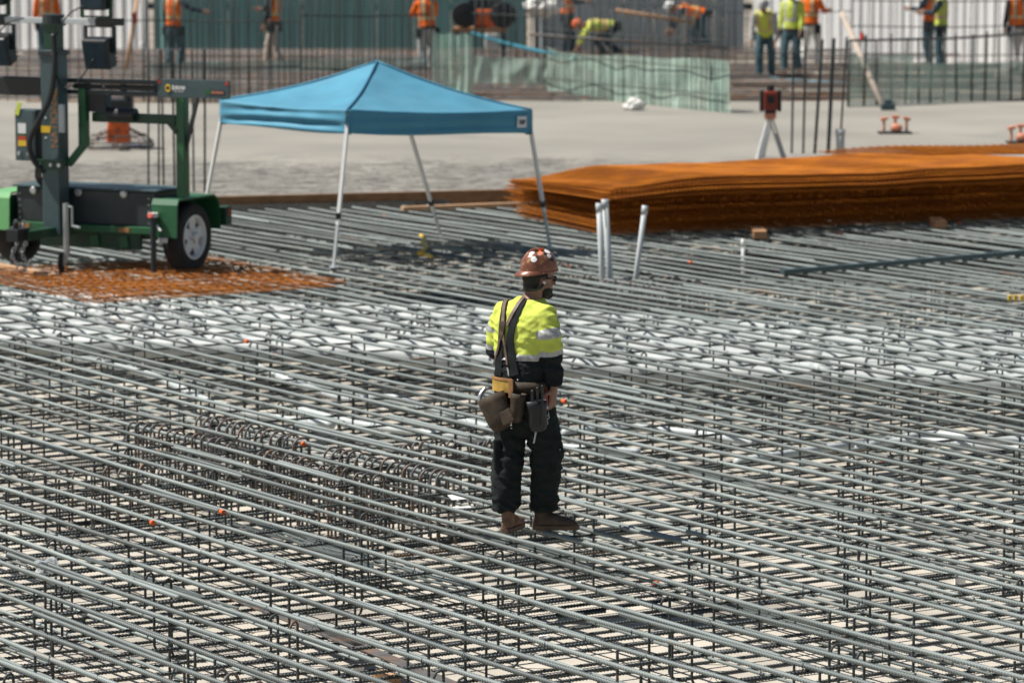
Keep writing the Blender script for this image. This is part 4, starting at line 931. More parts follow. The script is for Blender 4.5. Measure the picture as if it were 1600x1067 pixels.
# ================================================================== PEOPLE
def hand_into(mb, wrist, d, palm_n, size=.175, curl=.6, side=1):
    """palm, thumb and four fingers curling towards palm_n; d = direction from the wrist to the fingers"""
    d = Vector(d).normalized(); n = Vector(palm_n); n = (n - d * n.dot(d)).normalized(); l = d.cross(n) * side
    k = size / .19; pl = .095 * k
    mb.tube([wrist - d * .02, wrist + d * pl * .45, wrist + d * pl], [(.030*k, .020*k), (.042*k, .018*k), (.040*k, .015*k)], 10, side=l)
    for i, (off, ln) in enumerate(((-.031, .070), (-.0105, .080), (.0105, .075), (.030, .058))):
        p = wrist + d * pl * .92 + l * off * k; pts = [p]; a = curl * .35; dd = d
        for q, fr in enumerate((.45, .32, .23)):
            dd = (d * math.cos(a) + n * math.sin(a)).normalized(); p = p + dd * (ln * fr * k); pts.append(p); a += curl
        mb.tube(pts, [.0095*k, .0090*k, .0082*k, .0068*k], 8)
    b = wrist + d * pl * .30 - l * .036 * k
    p1 = b + (d * .6 - l * .75 + n * .35).normalized() * .036 * k; p2 = p1 + (d * .95 - l * .1 + n * .45).normalized() * .03 * k; p3 = p2 + (d + n * .6).normalized() * .024 * k
    mb.tube([b + l * .015 * k, p1, p2, p3], [.014*k, .0125*k, .011*k, .0085*k], 8)

def head_into(mb, c, fd, k=1.0):
    """skull, jaw, nose, lips, ears; c = head centre, fd = facing"""
    fd = Vector(fd).normalized(); rt = fd.cross(Vector((0, 0, 1))).normalized(); up = rt.cross(fd)
    R_ = Matrix((rt, fd, up)).transposed()
    q = lambda x, y, z: c + R_ @ Vector((x, y, z)) * k
    mb.ball(q(0, -.012, .03), .076*k, .098*k, .098*k, R_, 18)
    mb.ball(q(0, .030, -.045), .058*k, .066*k, .072*k, R_, 16)
    mb.ball(q(0, .066, -.085), .034*k, .030*k, .028*k, R_, 12)            # chin
    mb.tube([q(0, .088, .018), q(0, .108, -.014), q(0, .112, -.026)], [.010*k, .014*k, .016*k], 8)
    mb.ball(q(0, .092, -.055), .024*k, .012*k, .010*k, R_, 10)
    mb.ball(q(0, .078, .028), .055*k, .02*k, .012*k, R_, 10)             # brow
    for s_ in (-1, 1): mb.ball(q(s_*.077, -.008, -.008), .010*k, .022*k, .034*k, R_, 10)
    return q, R_

def boot_into(mb, heel, toe_dir, k=1.0, shaft=.16, lean=(0, 0)):
    d = Vector((toe_dir[0], toe_dir[1], 0)).normalized(); l = Vector((-d.y, d.x, 0)); h = Vector(heel)
    def ring(t, w_, z0, z1): return [h + d * (t * k) + l * (w_ * k * math.cos(a)) + Vector((0, 0, (z0 + z1) / 2 * k + (z1 - z0) / 2 * k * math.sin(a))) for a in [2*math.pi*i/14 for i in range(14)]]
    mb.loft([ring(-.005, .020, .02, .07), ring(.01, .034, .008, .10), ring(.06, .040, .006, .125), ring(.12, .043, .006, .115), ring(.18, .049, .006, .09), ring(.235, .049, .006, .078), ring(.275, .038, .010, .062), ring(.292, .018, .018, .045)])
    a = h + d * (.055 * k); mb.tube([a + V(0, 0, .05*k), a + V(0, 0, .12*k), a + V(lean[0], lean[1], shaft*k)], [(.048*k, .040*k), (.047*k, .043*k), (.054*k, .052*k)], 14, side=d)
    so = MB(); 
    def fl(z): return [h + d*(x*k) + l*(y*k) + V(0, 0, z*k) for x, y in ((-.008,-.02),(0,-.034),(.06,-.042),(.12,-.044),(.19,-.052),(.25,-.048),(.29,-.03),(.304,0),(.29,.03),(.25,.048),(.19,.052),(.12,.044),(.06,.042),(0,.034),(-.008,.02))]
    so.loft([fl(0), fl(.028)])
    return so

# ------------------------------------------------------------------ the worker in front
WP = P(817, 831, 0); Wk = empty('person', WP, 0, 'worker in lime and black shirt with brown hard hat and tool belt in the foreground', 'person')
R = V(.8, -.6, 0); Fv = V(.6, .8, 0)
def C(r, f, z): return R * r + Fv * f + V(0, 0, z)
TORSO = [((0, 0, .80), (.150, .115)), ((0, 0, .90), (.172, .130)), ((0, .0, 1.0), (.168, .126)), ((.005, .0, 1.12), (.172, .126)), ((.012, .005, 1.25), (.192, .134)), ((.018, .012, 1.36), (.205, .134)), ((.022, .02, 1.43), (.190, .112)), ((.03, .035, 1.48), (.130, .085)), ((.04, .05, 1.515), (.075, .070))]
SH = {1: [C(.160, .015, 1.415), C(.205, .0, 1.30), V(.178, -.105, 1.165), V(.190, -.105, 1.05), V(.198, -.115, .965)],
      -1: [C(-.145, .015, 1.415), C(-.205, .02, 1.30), C(-.222, .02, 1.165), C(-.20, .13, 1.08), C(-.15, .24, 1.02)]}
def torso_into(mb, grow=0.0, upto=99, frm=0):
    pts = [t[0] for t in TORSO][frm:upto]; rad = [(t[1][0] + grow, t[1][1] + grow) for t in TORSO][frm:upto]
    mb.loft([[Vector(p) + R * (ra * math.copysign(abs(math.cos(a)) ** .85, math.cos(a))) + Fv * (rb * math.copysign(abs(math.sin(a)) ** .85, math.sin(a))) for a in [2*math.pi*i/24 for i in range(24)]] for p, (ra, rb) in zip(pts, rad)])
HC = V(.106, .075, 1.632); FD = V(.87, .47, -.10).normalized()
LEG = {-1: [V(-.070, .055, .90), V(-.085, .03, .72), V(-.088, -.005, .53), V(-.110, -.02, .34), V(-.108, -.01, .15)],
       1: [V(.072, -.055, .90), V(.118, -.035, .72), V(.155, -.01, .53), V(.145, .05, .34), V(.138, .09, .145)]}
b = MB(); torso_into(b, -.012); hq, HR = head_into(b, HC, FD)
b.tube([C(.03, .03, 1.46), V(.062, .05, 1.53), V(.088, .06, 1.60)], [.062, .060, .058], 14)
for s_ in (1, -1):
    a_ = SH[s_]; b.tube([a_[0], a_[1], a_[2], a_[3], a_[4]], [.060, .052, .044, .040, .028], 12)
    g_ = LEG[s_]; b.tube(g_, [.088, .080, .060, .056, .045], 12)
hand_into(b, SH[1][4], V(-.10, -.12, -1), V(-.75, .5, .1), .20, .45, 1)
hand_into(b, SH[-1][4], V(.7, .5, -.25), V(.2, .2, -1), .185, .4, -1)
me = remesh(b, .0046, 2)
put('body', me, M['skin'], Wk)
# shirt: lime above, black below, silver bands
b = MB(); torso_into(b, .012, 9, 1)
for s_ in (1, -1):
    a_ = SH[s_]; b.tube([lerp(a_[0], C(0, .01, 1.42), .35), a_[0], lerp(a_[0], a_[1], .5), a_[1], lerp(a_[1], a_[2], .55), a_[2], a_[3], a_[4] + (a_[4] - a_[3]) * -.12], [.075, .083, .082, .080, .077, .068, .061, .050], 16)
def fold(sc, amp, zs=1.0):
    def f(p, n): 
        q = Vector((p.x * sc, p.y * sc, p.z * sc * zs)); return amp * (noise.noise(q) + .6 * noise.noise(q * 2.3 + Vector((5, 1, 2))))
    return f
def shirt_fold(p, n):
    a = noise.noise(Vector((p.x*9 + p.z*10, p.y*9 - p.z*9, p.z*14))); bq = noise.noise(Vector((p.x*26 - p.z*24, p.y*24, p.z*30)))
    low = 1.0 if p.z < 1.2 else .75
    return (.013 * (1 - abs(a) * 2) + .005 * bq) * low
me = remesh(b, .0072, 3, shirt_fold)
def shirt_cls(c, n):
    arm = None
    for s_ in (1, -1):
        a_ = SH[s_]
        for i in range(4):
            d_ = a_[i + 1] - a_[i]; t = max(0, min(1, (c - a_[i]).dot(d_) / d_.length_squared)); q = (a_[i] + d_ * t - c).length
            lim = .098 if i < 2 else .078
            if q < lim and (arm is None or q < arm[0]): arm = (q, i + t, s_)
    if arm and arm[1] < .25: arm = None
    if arm and abs((c - V(0,0,c.z)).dot(R)) < .14: arm = None
    if arm:
        u = arm[1]
        if u > 1.93: return 1
        if u > 1.68 or .80 < u < 1.06: return 2
        return 0
    z = c.z + .02 * math.sin(math.atan2(c.y, c.x) * 1) * 0
    if z < 1.135: return 1
    if z < 1.178: return 2
    return 0
shirt = put('shirt', me, [M['lime'], M['black_cloth'], M['reflect']], Wk, shirt_cls)
# trousers
b = MB(); torso_into(b, .014, 4, 0)
for s_, rr in ((-1, (.105, .102, .088, .094, .080)), (1, (.112, .106, .104, .094, .084))):
    g_ = LEG[s_]; b.tube(g_, list(rr), 18)
b.ball(V(.02, 0, .74), .16, .11, .12)
def tr_fold(p, n):
    a = noise.noise(Vector((p.x*10, p.y*10, p.z*16 + p.x*8))); bq = noise.noise(Vector((p.x*22, p.y*22, p.z*44)))
    k = 1.6 if p.z < .24 or .42 < p.z < .62 else 1
    return (.010 * (1 - 2 * abs(a)) + .004 * bq) * k
me = remesh(b, .0085, 3, tr_fold); trs = put('trousers', me, M['trouser'], Wk)
# knee pocket, knee patch
mb = MB(); mb.ball(V(.215, -.035, .535), .045, .055, .105, n=16); mb.ball(V(.19, -.06, .45), .04, .045, .07, n=14)
me = remesh(mb, .008, 2, fold(14, .006)); kp = put('knee_pad', me, M['trouser'], trs)
mb = MB(); mb.ball(V(.232, -.088, .55), .010, .006, .010); mb.build('snap', M['white'], kp)
mb = MB(); mb.beam(V(-.168, -.075, .62), V(-.165, -.085, .42), .05, .03); mb.build('side_pocket', M['trouser'], trs, bevel=.012)
# boots
for s_, hl, td, mm, ln in ((-1, V(-.115, -.045, 0), (.35, .94), 'boot', (0, .01)), (1, V(.068, .095, 0), (1, .02), 'boot_dark', (.01, 0))):  # one pair: shade on the right boot is put into a darker leather colour
    b = MB(); so = boot_into(b, hl + V(0, 0, .002), td, .99, .20, ln); me = remesh(b, .006, 3, fold(22, .003)); bo = put('boot', me, M[mm], Wk)
    so.build('sole', M['sole'], bo)
    d_ = Vector((*td, 0)).normalized(); l_ = V(-d_.y, d_.x, 0)
    for k in range(4):
        c_ = hl + V(0, 0, .018) + d_ * (.115 + .025 * (3 - k)) + V(0, 0, .10 + .018 * k); mb = MB(); mb.tube([c_ - l_ * .03 + d_ * .008, c_ + V(0, 0, .01), c_ + l_ * .03 + d_ * .008], .004, 6); mb.build('lace', M['leather_tan'], bo)
# hair, beard, glasses, ear bud
b = MB(); b.ball(hq(0, -.022, .022), .081, .101, .094, HR, 18); b.ball(hq(0, -.058, -.04), .062, .05, .055, HR, 14)
me = remesh(b, .006, 2); bm = bmesh.new(); bm.from_mesh(me)
def in_hair(c):
    l_ = HR.inverted() @ (c - HC); return l_.y < .028 and l_.z > -.095 and not (abs(l_.x) > .06 and -.038 < l_.y and l_.z < .02)
bmesh.ops.delete(bm, geom=[f for f in bm.faces if not in_hair(f.calc_center_median())], context='FACES'); bm.to_mesh(me); bm.free(); put('hair', me, M['hair'], Wk)
b = MB(); b.ball(hq(0, .036, -.066), .062, .062, .056, HR, 16); b.ball(hq(0, .075, -.092), .038, .030, .030, HR, 12)
me = remesh(b, .006, 2, fold(60, .003)); bm = bmesh.new(); bm.from_mesh(me)
def in_beard(c):
    l_ = HR.inverted() @ (c - HC); return l_.z < -.036 - .25 * max(0, .06 - l_.y) * 0 and l_.y > -.02 and not (abs(l_.x) < .022 and -.066 < l_.z < -.045)
bmesh.ops.delete(bm, geom=[f for f in bm.faces if not in_beard(f.calc_center_median())], context='FACES'); bm.to_mesh(me); bm.free(); put('beard', me, M['hair'], Wk)
gl = MB()
for s_ in (-1, 1):
    gl.loft([[hq(s_*(.034 + .027*math.cos(a)), .094 - .22*abs(s_*(.034 + .027*math.cos(a)))*.4 + dy, .016 + .019*math.sin(a)) for a in [2*math.pi*i/12 for i in range(12)]] for dy in (0, .006)])
    gl.tube([hq(s_*.062, .085, .02), hq(s_*.079, .04, .018), hq(s_*.082, -.02, .012)], .0045, 6)
gl.tube([hq(-.012, .103, .02), hq(.012, .103, .02)], .004, 6); gl.build('sunglasses', M['black'], Wk)
mb = MB(); mb.ball(hq(.086, -.012, -.012), .008, .010, .013, HR, 10); eb = mb.build('ear_bud', M['white'], Wk, True)
mb = MB(); mb.tube([hq(.086, -.012, -.02), hq(.084, -.03, -.045), hq(.07, -.06, -.06), hq(.03, -.085, -.06), hq(-.03, -.085, -.055)], .010, 8); mb.build('neck_cord', M['charcoal'], Wk, True)
# hard hat worn with the peak to the back
HAT = HC + V(-.002, 0, .062); hf = V(FD.x, FD.y, 0).normalized(); hr = hf.cross(V(0, 0, 1)); hu = (V(0, 0, 1) + hf * .06 ).normalized(); hf2 = hu.cross(hr).normalized() * 1
HM = Matrix((hr, hf, V(0, 0, 1))).transposed() @ Matrix.Rotation(.06, 3, 'X')
hh = lambda x, y, z: HAT + HM @ Vector((x, y, z))
b = MB(); rings = []
for i in range(13):
    th = i / 12 * math.pi / 2; rings.append([hh(.104*math.cos(th)**.66*math.cos(a) if th < 1.57 else 0, .128*max(0, math.cos(th))**.66*math.sin(a), .132*math.sin(th)) for a in [2*math.pi*k/40 for k in range(40)]])
rings[-1] = [hh(.004*math.cos(2*math.pi*k/40), .005*math.sin(2*math.pi*k/40), .132) for k in range(40)]
b.loft(rings, True)
for xo in (-.030, 0, .030):                                  # three raised ridges
    b.tube([hh(xo * (1 - .2 * abs(math.cos(t))), .112*math.cos(t) * (1 - abs(xo)), .018 + .118*math.sin(t) * (1 - abs(xo) * .6)) for t in [math.pi*(.12 + .76*i/16) for i in range(17)]], [(.010, .006)] * 17, 8)
hat = b.build('hard_hat', M['copper'], Wk, True)
b = MB(); ro = []; ri = []; ru = []; rl = []
for k in range(48):
    a = 2 * math.pi * k / 48; ca, sa = math.cos(a), math.sin(a); pk = max(0, -sa) ** 1.3
    w_ = .005 + .042 * pk; ri.append(hh(.100*ca, .124*sa, .012)); ro.append(hh((.104 + w_*.6)*ca, (.128 + w_)*sa, -.004 - .012 * pk)); ru.append(hh((.104 + w_*.6)*ca, (.128 + w_)*sa, -.010 - .012 * pk)); rl.append(hh(.099*ca, .122*sa, -.004))
b.loft([ri, ro, ru, rl], False); b.build('hat_brim', M['copper'], hat, True)
hatbvh = BVHTree.FromPolygons([v.co.copy() for v in hat.data.vertices], [tuple(p.vertices) for p in hat.data.polygons])
def decal(px, py, r, m, squash=1.0):
    o = CAMP - WP; h_ = hatbvh.ray_cast(o, ray(px, py))
    if h_[0] is None: return
    r *= 1.05; p, n = h_[0], h_[1]; t = n.orthogonal().normalized(); u = n.cross(t); ring = []
    for k in range(14):
        a = 2*math.pi*k/14; q = p + t*(r*math.cos(a)) + u*(r*squash*math.sin(a)); hh_ = hatbvh.ray_cast(q + n * .03, -n)
        ring.append((hh_[0] if hh_[0] else q) + n * .0012)
    c_ = p + n * .0016; mb = MB(); mb.add([c_] + ring, [(0, k + 1, (k + 1) % 14 + 1) for k in range(14)]); mb.build('sticker', M[m], hat)
for px, py, r, m, sq in ((834, 405, .020, 'white', 1), (831, 395, .020, 'paper', .8), (844, 396, .022, 'salmon', .7), (845, 391, .020, 'orange_paint', .6), (855, 393, .022, 'paper', .9), (858, 400, .019, 'white', .8), (862, 405, .016, 'leather', 1), (847, 410, .020, 'leather_tan', .5), (840, 402, .012, 'leather', 1), (826, 408, .016, 'leather_tan', .7), (868, 411, .013, 'copper', 1), (852, 397, .010, 'black', 1), (837, 391, .010, 'black_cloth', 1)):
    decal(px, py, r, m, sq)
# suspenders laid on the shirt
sb = BVHTree.FromPolygons([v.co.copy() for v in shirt.data.vertices], [tuple(p.vertices) for p in shirt.data.polygons])
def ribbon(pxs, wd, off, m, name, parent=Wk, th=.004):
    pts = []; nn = []
    for i in range(len(pxs) - 1):
        for q in range(6):
            t = q / 6; x = lerp(pxs[i][0], pxs[i+1][0], t); y = lerp(pxs[i][1], pxs[i+1][1], t); h_ = sb.ray_cast(CAMP - WP, ray(x, y))
            if h_[0] is not None: pts.append(h_[0]); nn.append(h_[1])
    if len(pts) < 4: return None
    for _ in range(3):
        nn = [(nn[max(i-1,0)] + nn[i] + nn[min(i+1,len(nn)-1)]).normalized() for i in range(len(nn))]
        pts = [pts[0]] + [(pts[i-1] + pts[i] * 2 + pts[i+1]) / 4 for i in range(1, len(pts) - 1)] + [pts[-1]]
    mb = MB(); rings = []
    for i, (p, n) in enumerate(zip(pts, nn)):
        t = (pts[min(i+1,len(pts)-1)] - pts[max(i-1,0)]).normalized(); s_ = t.cross(n).normalized(); w_ = wd[0] + (wd[1] - wd[0]) * i / (len(pts) - 1); o_ = p + n * off
        rings.append([o_ - s_*w_ - n*.003, o_ + s_*w_ - n*.003, o_ + s_*w_ + n*th, o_ - s_*w_ + n*th])
    mb.loft(rings); return mb.build(name, M[m], parent)
sp1 = ribbon([(803, 455), (794, 463), (789, 478), (786, 500), (782, 560), (778, 592)], (.021, .030), .006, 'black_cloth', 'black_brace')
sp2 = ribbon([(835, 459), (822, 466), (812, 482), (803, 502), (797, 530), (800, 560), (806, 592)], (.018, .034), .006, 'black_cloth', 'black_brace')
ribbon([(800, 456), (793, 464), (790, 478), (788, 500), (787, 512)], (.014, .012), .013, 'leather_strap', 'suspender_strap')
ribbon([(838, 457), (824, 462), (812, 475), (802, 492), (792, 512)], (.015, .012), .013, 'leather_strap', 'suspender_strap')
ribbon([(788, 503), (786, 520), (785, 531)], (.026, .016), .017, 'leather', 'back_yoke')
ribbon([(785, 524), (781, 545), (774, 572)], (.009, .007), .015, 'leather_strap', 'suspender_strap')
ribbon([(788, 524), (792, 545), (796, 574)], (.009, .007), .015, 'leather_strap', 'suspender_strap')
ribbon([(774, 571), (772, 586)], (.006, .005), .017, 'steel', 'clip'); ribbon([(796, 573), (798, 588)], (.006, .005), .017, 'steel', 'clip')
# belt with pouches
b = MB()
def bring(z, g): return [C(.172 + 0, 0, z) * 0 + V(0, 0, z) + R*((.168 + g)*math.cos(a)) + Fv*((.126 + g)*math.sin(a)) for a in [2*math.pi*i/40 for i in range(40)]]
b.loft([bring(.925, .030), bring(.925, .040), bring(1.0, .040), bring(1.0, .030)], False); b.f += [(120 + i, 120 + (i + 1) % 40, (i + 1) % 40, i) for i in range(40)]; b.m += [0] * 40
belt = b.build('tool_belt', M['leather'], Wk, True)
bb = BVHTree.FromPolygons([v.co.copy() for v in belt.data.vertices], [tuple(p.vertices) for p in belt.data.polygons])
def on_belt(px, py):
    h_ = bb.ray_cast(CAMP - WP, ray(px, py)); return (h_[0], h_[1]) if h_[0] is not None else (None, None)
def beltplate(px0, px1, z0, z1, m, name, off=.012):
    rings = []; 
    for i in range(9):
        p, n = on_belt(lerp(px0, px1, i / 8), 597)
        if p is None: continue
        n = V(n.x, n.y, 0).normalized(); q = V(p.x, p.y, 0); rings.append([q + n*.002 + V(0,0,z0), q + n*off + V(0,0,z0), q + n*off + V(0,0,z1), q + n*.002 + V(0,0,z1)])
    if len(rings) < 2: return None
    mb = MB(); mb.loft(rings); return mb.build(name, M[m], belt)
beltplate(768, 799, .93, 1.012, 'yellow_pad', 'yellow_pad'); beltplate(767, 801, 1.006, 1.02, 'leather_tan', 'pad_edge', .016); beltplate(797, 803, .90, 1.015, 'leather_tan', 'belt_loop', .02)
beltplate(805, 826, .82, .99, 'leather', 'belt_panel'); beltplate(828, 850, .93, .985, 'leather', 'belt_panel')
for px in (809, 818): 
    p, n = on_belt(px, 597)
    if p is not None: mb = MB(); mb.ball(p + n * .014, .006, .006, .006); mb.build('rivet', M['steel'], belt)
def pouch(c, w_, dp, h, axis_out, axis_side, tilt, m, name, flare=1.1, thick=.006):
    u = Vector(axis_side).normalized(); o_ = Vector(axis_out).normalized(); R_ = Matrix.Rotation(tilt, 3, o_); u = R_ @ u; zz = R_ @ V(0, 0, 1)
    def rg(t, g): 
        f = [(0, .55), (.06, .80), (.25, 1.0), (.6, 1.02), (1.0, flare)]
        for (a_, x_), (b_, y_) in zip(f[:-1], f[1:]):
            if a_ <= t <= b_: sc = lerp(x_, y_, (t - a_) / (b_ - a_)); break
        return [c + zz * (h * t - (.0 if t < 1 else 0)) + u * ((w_*sc + g) * math.cos(a)) + o_ * ((dp*sc*(1 if math.sin(a) > 0 else .5) + g) * math.sin(a)) for a in [2*math.pi*i/22 for i in range(22)]]
    mb = MB(); mb.loft([rg(t, 0) for t in (0, .06, .2, .4, .6, .8, 1.0)] + [rg(t, -thick) for t in (1.0, .8, .5, .12)], True); return mb.build(name, M[m], belt, True), zz, u, o_
outL = V(-.62, -.78, 0); 
pc, zz, u_, o_ = pouch(V(-.118, -.175, .70), .095, .085, .225, outL, (.78, -.62, 0), .48, 'leather', 'nail_pouch', 1.12)
mb = MB(); mb.box(V(-.105, -.262, .79), (.10, .012, .09), Matrix((u_, o_, zz)).transposed()); mb.build('pouch_pocket', M['leather'], pc, bevel=.01)
for k in range(3): mb = MB(); mb.ball(V(-.075 + .0 * k, -.235 + .0, .715 + .018 * k), .006, .006, .006); mb.build('rivet', M['steel'], pc)
pc2, zz, u_, o_ = pouch(V(-.048, -.185, .745), .045, .045, .19, V(-.3, -.95, 0), (.95, -.3, 0), -.12, 'leather', 'small_pouch', 1.2)
mb = MB(); mb.tube(spl([V(-.24, -.07, .95), V(-.275, -.10, .90), V(-.262, -.11, .83), V(-.245, -.10, .80)]), .014, 8); mb.build('tape_clip', M['steel'], belt, True)
pr, zz, u_, o_ = pouch(V(.10, -.215, .69), .062, .035, .20, V(.25, -.97, 0), (.97, .25, 0), .08, 'black', 'plier_pouch', 1.15)
for dx_, h_, r_ in ((-.045, .29, .010), (-.012, .31, .010), (.018, .325, .009)):
    mb = MB(); mb.tube([V(.10 + dx_, -.245, .74), V(.105 + dx_, -.245, .69 + h_ * .9)], r_, 8); mb.ball(V(.105 + dx_, -.245, .69 + h_ * .9), r_*1.2, r_*1.2, r_*1.3); mb.build('tool_handle', M['black'], pr)
mb = MB(); mb.cyl(V(.085, -.225, .70), V(.068, -.225, .615), .0055, 8); mb.build('screwdriver_shaft', M['steel'], pr)
mb = MB(); mb.tube(spl([V(.145, -.125, .97), V(.150, -.15, .92), V(.15, -.165, .87), V(.14, -.18, .83)]), [.010] * 24 + [.009], 8); mb.build('red_plier_grip', M['red'], belt, True)
mb = MB(); mb.tube(spl([V(.125, -.19, .895), V(.135, -.2, .86), V(.16, -.2, .84)]), .013, 8); mb.build('plier_head', M['steel'], belt, True)
for k in range(5): mb = MB(); mb.tube([V(.163 - .004*k, -.20, .80 - .019*k) + (V(.008*math.cos(q*.785), 0, .012*math.sin(q*.785)) if k % 2 else V(0, .008*math.cos(q*.785), .012*math.sin(q*.785))) for q in range(9)], .003, 5); mb.build('key_chain', M['steel'], belt)

# ------------------------------------------------------------------ the crew far behind
def crew(px, py, yaw, label, top='orange', sleeve=None, legs='denim', hatm='white', lean=0.0, arms=('down', 'down'), k=1.0, stripe='yellow', base_z=None, stride=.12, kneel=0.0, vest=True, turn=0.0, extra_back=None):
    loc = P(px, py, 0); ro = empty('person', loc, math.radians(yaw), label, 'person', None)
    hip = V(0, 0, .92 - kneel); sd_ = V(0, math.sin(lean), math.cos(lean)); side = V(1, 0, 0); fw = V(0, math.cos(lean), -math.sin(lean))
    T = lambda s_, x=0, f=0: hip + sd_ * s_ + side * x + fw * f
    tr = [(0, .155, .115), (.12, .15, .11), (.32, .175, .12), (.46, .185, .115), (.54, .15, .09), (.58, .07, .06)]
    def tor(mb, g, lo=0):
        mb.loft([[T(s_) + side*((a + g)*math.cos(q)) + fw*((b_ + g)*math.sin(q)) for q in [2*math.pi*i/16 for i in range(16)]] for s_, a, b_ in tr[lo:]])
    hd = math.cos(turn), math.sin(turn)
    hl = lean * .75; hc = T(.74, 0, .03); hfd = V(math.sin(turn), math.cos(hl) * math.cos(turn), -math.sin(hl))
    AR = {}
    for s_, pose in ((1, arms[0]), (-1, arms[1])):
        sh = T(.50, .185 * s_)
        if pose == 'down': el = sh + V(.05*s_, .02, -.29); wr_ = el + V(.0, .09, -.25)
        elif pose == 'fwd': el = sh + V(.06*s_, .14, -.23); wr_ = el + V(-.04*s_, .24, .02)
        elif pose == 'out': el = sh + V(.22*s_, .10, -.14); wr_ = el + V(.20*s_, .14, -.05)
        elif pose == 'reach': el = sh + V(.02*s_, .16, -.22); wr_ = el + V(.0, .10, -.24)
        elif pose == 'hip': el = sh + V(.20*s_, -.06, -.20); wr_ = el + V(-.12*s_, .10, -.18)
        AR[s_] = (sh, el, wr_)
    LG = {}
    for s_ in (1, -1):
        h_ = hip + V(.09*s_, 0, 0); ft = V(.11*s_, stride*s_, .08); kn = lerp(h_, ft, .5) + V(.02*s_, .06 + kneel * .9, 0); LG[s_] = (h_, kn, ft)
    b = MB(); tor(b, -.015); q_, R_ = head_into(b, hc, hfd); b.tube([T(.52), lerp(T(.56), hc, .6)], [.06, .058], 10)
    for s_ in (1, -1):
        sh, el, wr_ = AR[s_]; b.tube([sh, lerp(sh, el, .5), el, wr_], [.058, .05, .042, .03], 10)
        hand_into(b, wr_, (wr_ - el), V(-s_, .2, 0), .19, .4, s_)
        h_, kn, ft = LG[s_]; b.tube([h_, kn, ft], [.085, .06, .045], 10)
    me = remesh(b, .013, 2); put('body', me, M['skin_pale'], ro)
    b = MB(); tor(b, .004, 0)
    for s_ in (1, -1): sh, el, wr_ = AR[s_]; b.tube([lerp(sh, T(.46), .3), sh, lerp(sh, el, .5), el, lerp(el, wr_, .85)], [.07, .075, .066, .057, .043], 12)
    me = remesh(b, .016, 2, fold(12, .008)); put('shirt', me, M[sleeve or top], ro)
    if vest:
        b = MB(); tor(b, .022, 0); b.tube([T(.50, -.17), T(.50, .17)], [.085, .085], 12)
        def cls(c, n):
            l_ = c - hip; s_ = l_.dot(sd_); x = l_.dot(side)
            if .16 < s_ < .215: return 2 if abs(s_ - .188) < .014 else 1
            if .08 < abs(x) < .135 and s_ > .2: return 2 if abs(abs(x) - .107) < .012 else 1
            if s_ < .0: return 0
            return 0
        me = remesh(b, .014, 2, fold(10, .008)); vo = put('vest', me, [M[top], M[stripe], M['reflect']], ro, cls)
    b = MB(); b.loft([[T(s_) + side*((a)*math.cos(q)) + fw*((c_)*math.sin(q)) for q in [2*math.pi*i/16 for i in range(16)]] for s_, a, c_ in ((-.10, .15, .12), (0, .168, .128), (.08, .16, .12))])
    for s_ in (1, -1): h_, kn, ft = LG[s_]; b.tube([h_, lerp(h_, kn, .5), kn, lerp(kn, ft, .6), ft], [.105, .098, .08, .078, .072], 12)
    me = remesh(b, .016, 2, fold(10, .010)); put('trousers', me, M[legs], ro)
    for s_ in (1, -1):
        b = MB(); h_, kn, ft = LG[s_]; so = boot_into(b, V(ft.x, ft.y - .06, .0), (.25*s_, 1), 1.0, .17); bo = b.build('boot', M['boot_dark'], ro, True); so.build('sole', M['sole'], bo)
    b = MB(); hh2 = lambda x, y, z: q_(x, y - .008, z + .055); rings = []
    for i in range(8):
        th = i / 7 * math.pi / 2; c_ = max(.02, math.cos(th)) ** .85; rings.append([hh2(.104*c_*math.cos(a), .126*c_*math.sin(a), .12*math.sin(th)) for a in [2*math.pi*j/20 for j in range(20)]])
    b.loft([[hh2(.125*math.cos(a), (.15 + .04*max(0, math.sin(a)))*math.sin(a), -.01) for a in [2*math.pi*j/20 for j in range(20)]]] + rings); b.build('hard_hat', M[hatm], ro, True)
    b = MB(); b.loft([[T(.0) + side*((.178)*math.cos(q)) + fw*((.14)*math.sin(q)) + V(0, 0, dz) for q in [2*math.pi*i/16 for i in range(16)]] for dz in (-.03, .03)]); bl = b.build('belt', M['leather'], ro)
    for sx in (-1, 1): b = MB(); b.box(T(-.09, sx * .19, -.02), (.09, .14, .19)); b.build('pouch', M['black_cloth'], bl, bevel=.02)
    ro.scale = (k, k, k); return ro
crew(74, 104, 10, 'worker in orange vest and jeans seen behind the light tower mast', 'orange', 'orange', 'denim', stride=.10)
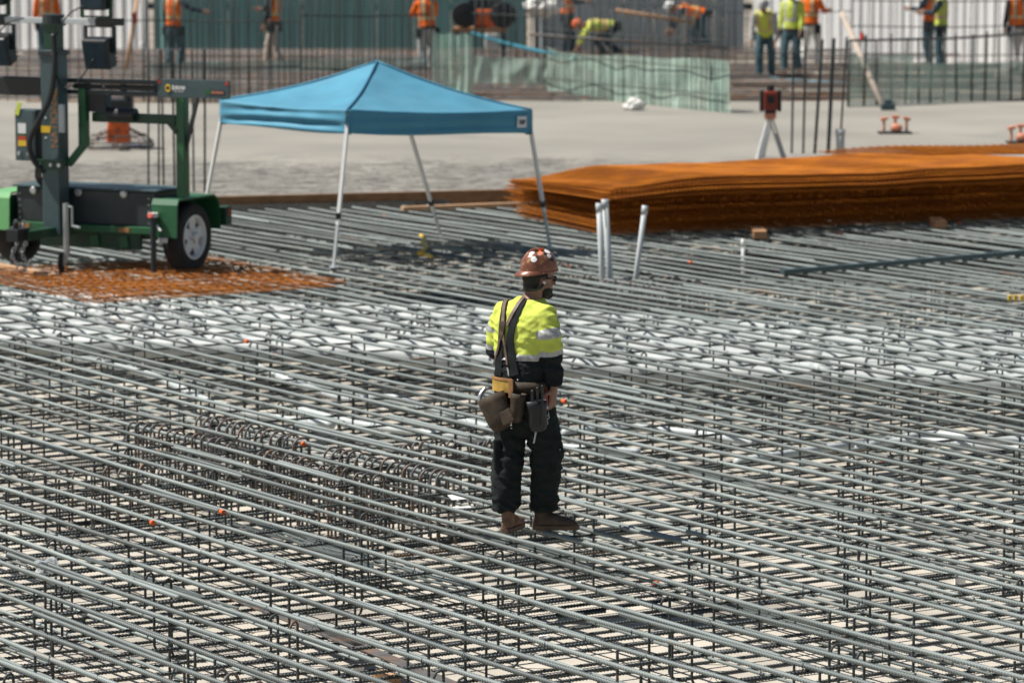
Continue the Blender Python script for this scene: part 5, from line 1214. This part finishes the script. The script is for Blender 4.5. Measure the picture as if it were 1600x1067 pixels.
crew(272, 112, -30, 'worker in orange and yellow vest with tool belt and jeans left of the canopy', 'orange', 'navy', 'denim', arms=('out', 'down'), stride=.05)
crew(428, 106, 70, 'worker in lime and orange vest and khaki trousers walking behind the canopy left side', 'orange', 'black_cloth', 'khaki', stripe='lime', arms=('fwd', 'down'), stride=.22)
crew(668, 116, 20, 'worker in long sleeved orange shirt and grey trousers above the canopy right slope', 'orange', 'orange', 'greycloth', hatm='white', arms=('fwd', 'fwd'), stride=.06, lean=.18)
crew(886, 88, -75, 'worker in orange vest with dark arm stretched to the right above the netted cage', 'orange', 'navy', 'navy', arms=('fwd', 'fwd'), stride=.05)
crew(958, 92, 70 - 180 + 20, 'worker in lime vest bent over low behind the netted cage', 'lime', 'lime', 'navy', stripe='orange', hatm='orange_paint', lean=1.5, arms=('reach', 'reach'), stride=.18, kneel=.22).rotation_euler[2] = math.radians(95)
crew(1098, 82, 100, 'worker in orange vest bent over with raised hips left of the lime vest group', 'orange', 'navy', 'denim', lean=1.35, arms=('reach', 'reach'), stride=.14, kneel=.06)
crew(1196, 126, 170, 'stooping worker in lime vest and jeans, nearest of the group of three', 'lime', 'greycloth', 'denim', hatm='greycloth', lean=.7, arms=('down', 'down'), stride=.08)
crew(1237, 118, 150, 'worker in lime vest and dark jeans standing between two others at the white wall', 'lime', 'lime', 'denim', stripe='greycloth', arms=('down', 'down'), stride=.10)
crew(1266, 108, -40, 'worker in long orange sleeves and white trousers at the right of the group of three', 'orange', 'orange', 'whitecloth', arms=('fwd', 'down'), stride=.16)
crew(1470, 112, 75, 'worker in lime vest with orange stripes and jeans in front of the white wall', 'lime', 'navy', 'denim', stripe='salmon', arms=('fwd', 'fwd'), stride=.05)
crew(1452, 104, 60, 'worker in orange vest half hidden behind the lime vest by the white wall', 'orange', 'navy', 'denim', arms=('down', 'fwd'), stride=.05)
crew(1588, 112, 20, 'worker in orange vest with yellow stripes at the right edge', 'orange', 'black_cloth', 'greycloth', arms=('down', 'down'), stride=.28)
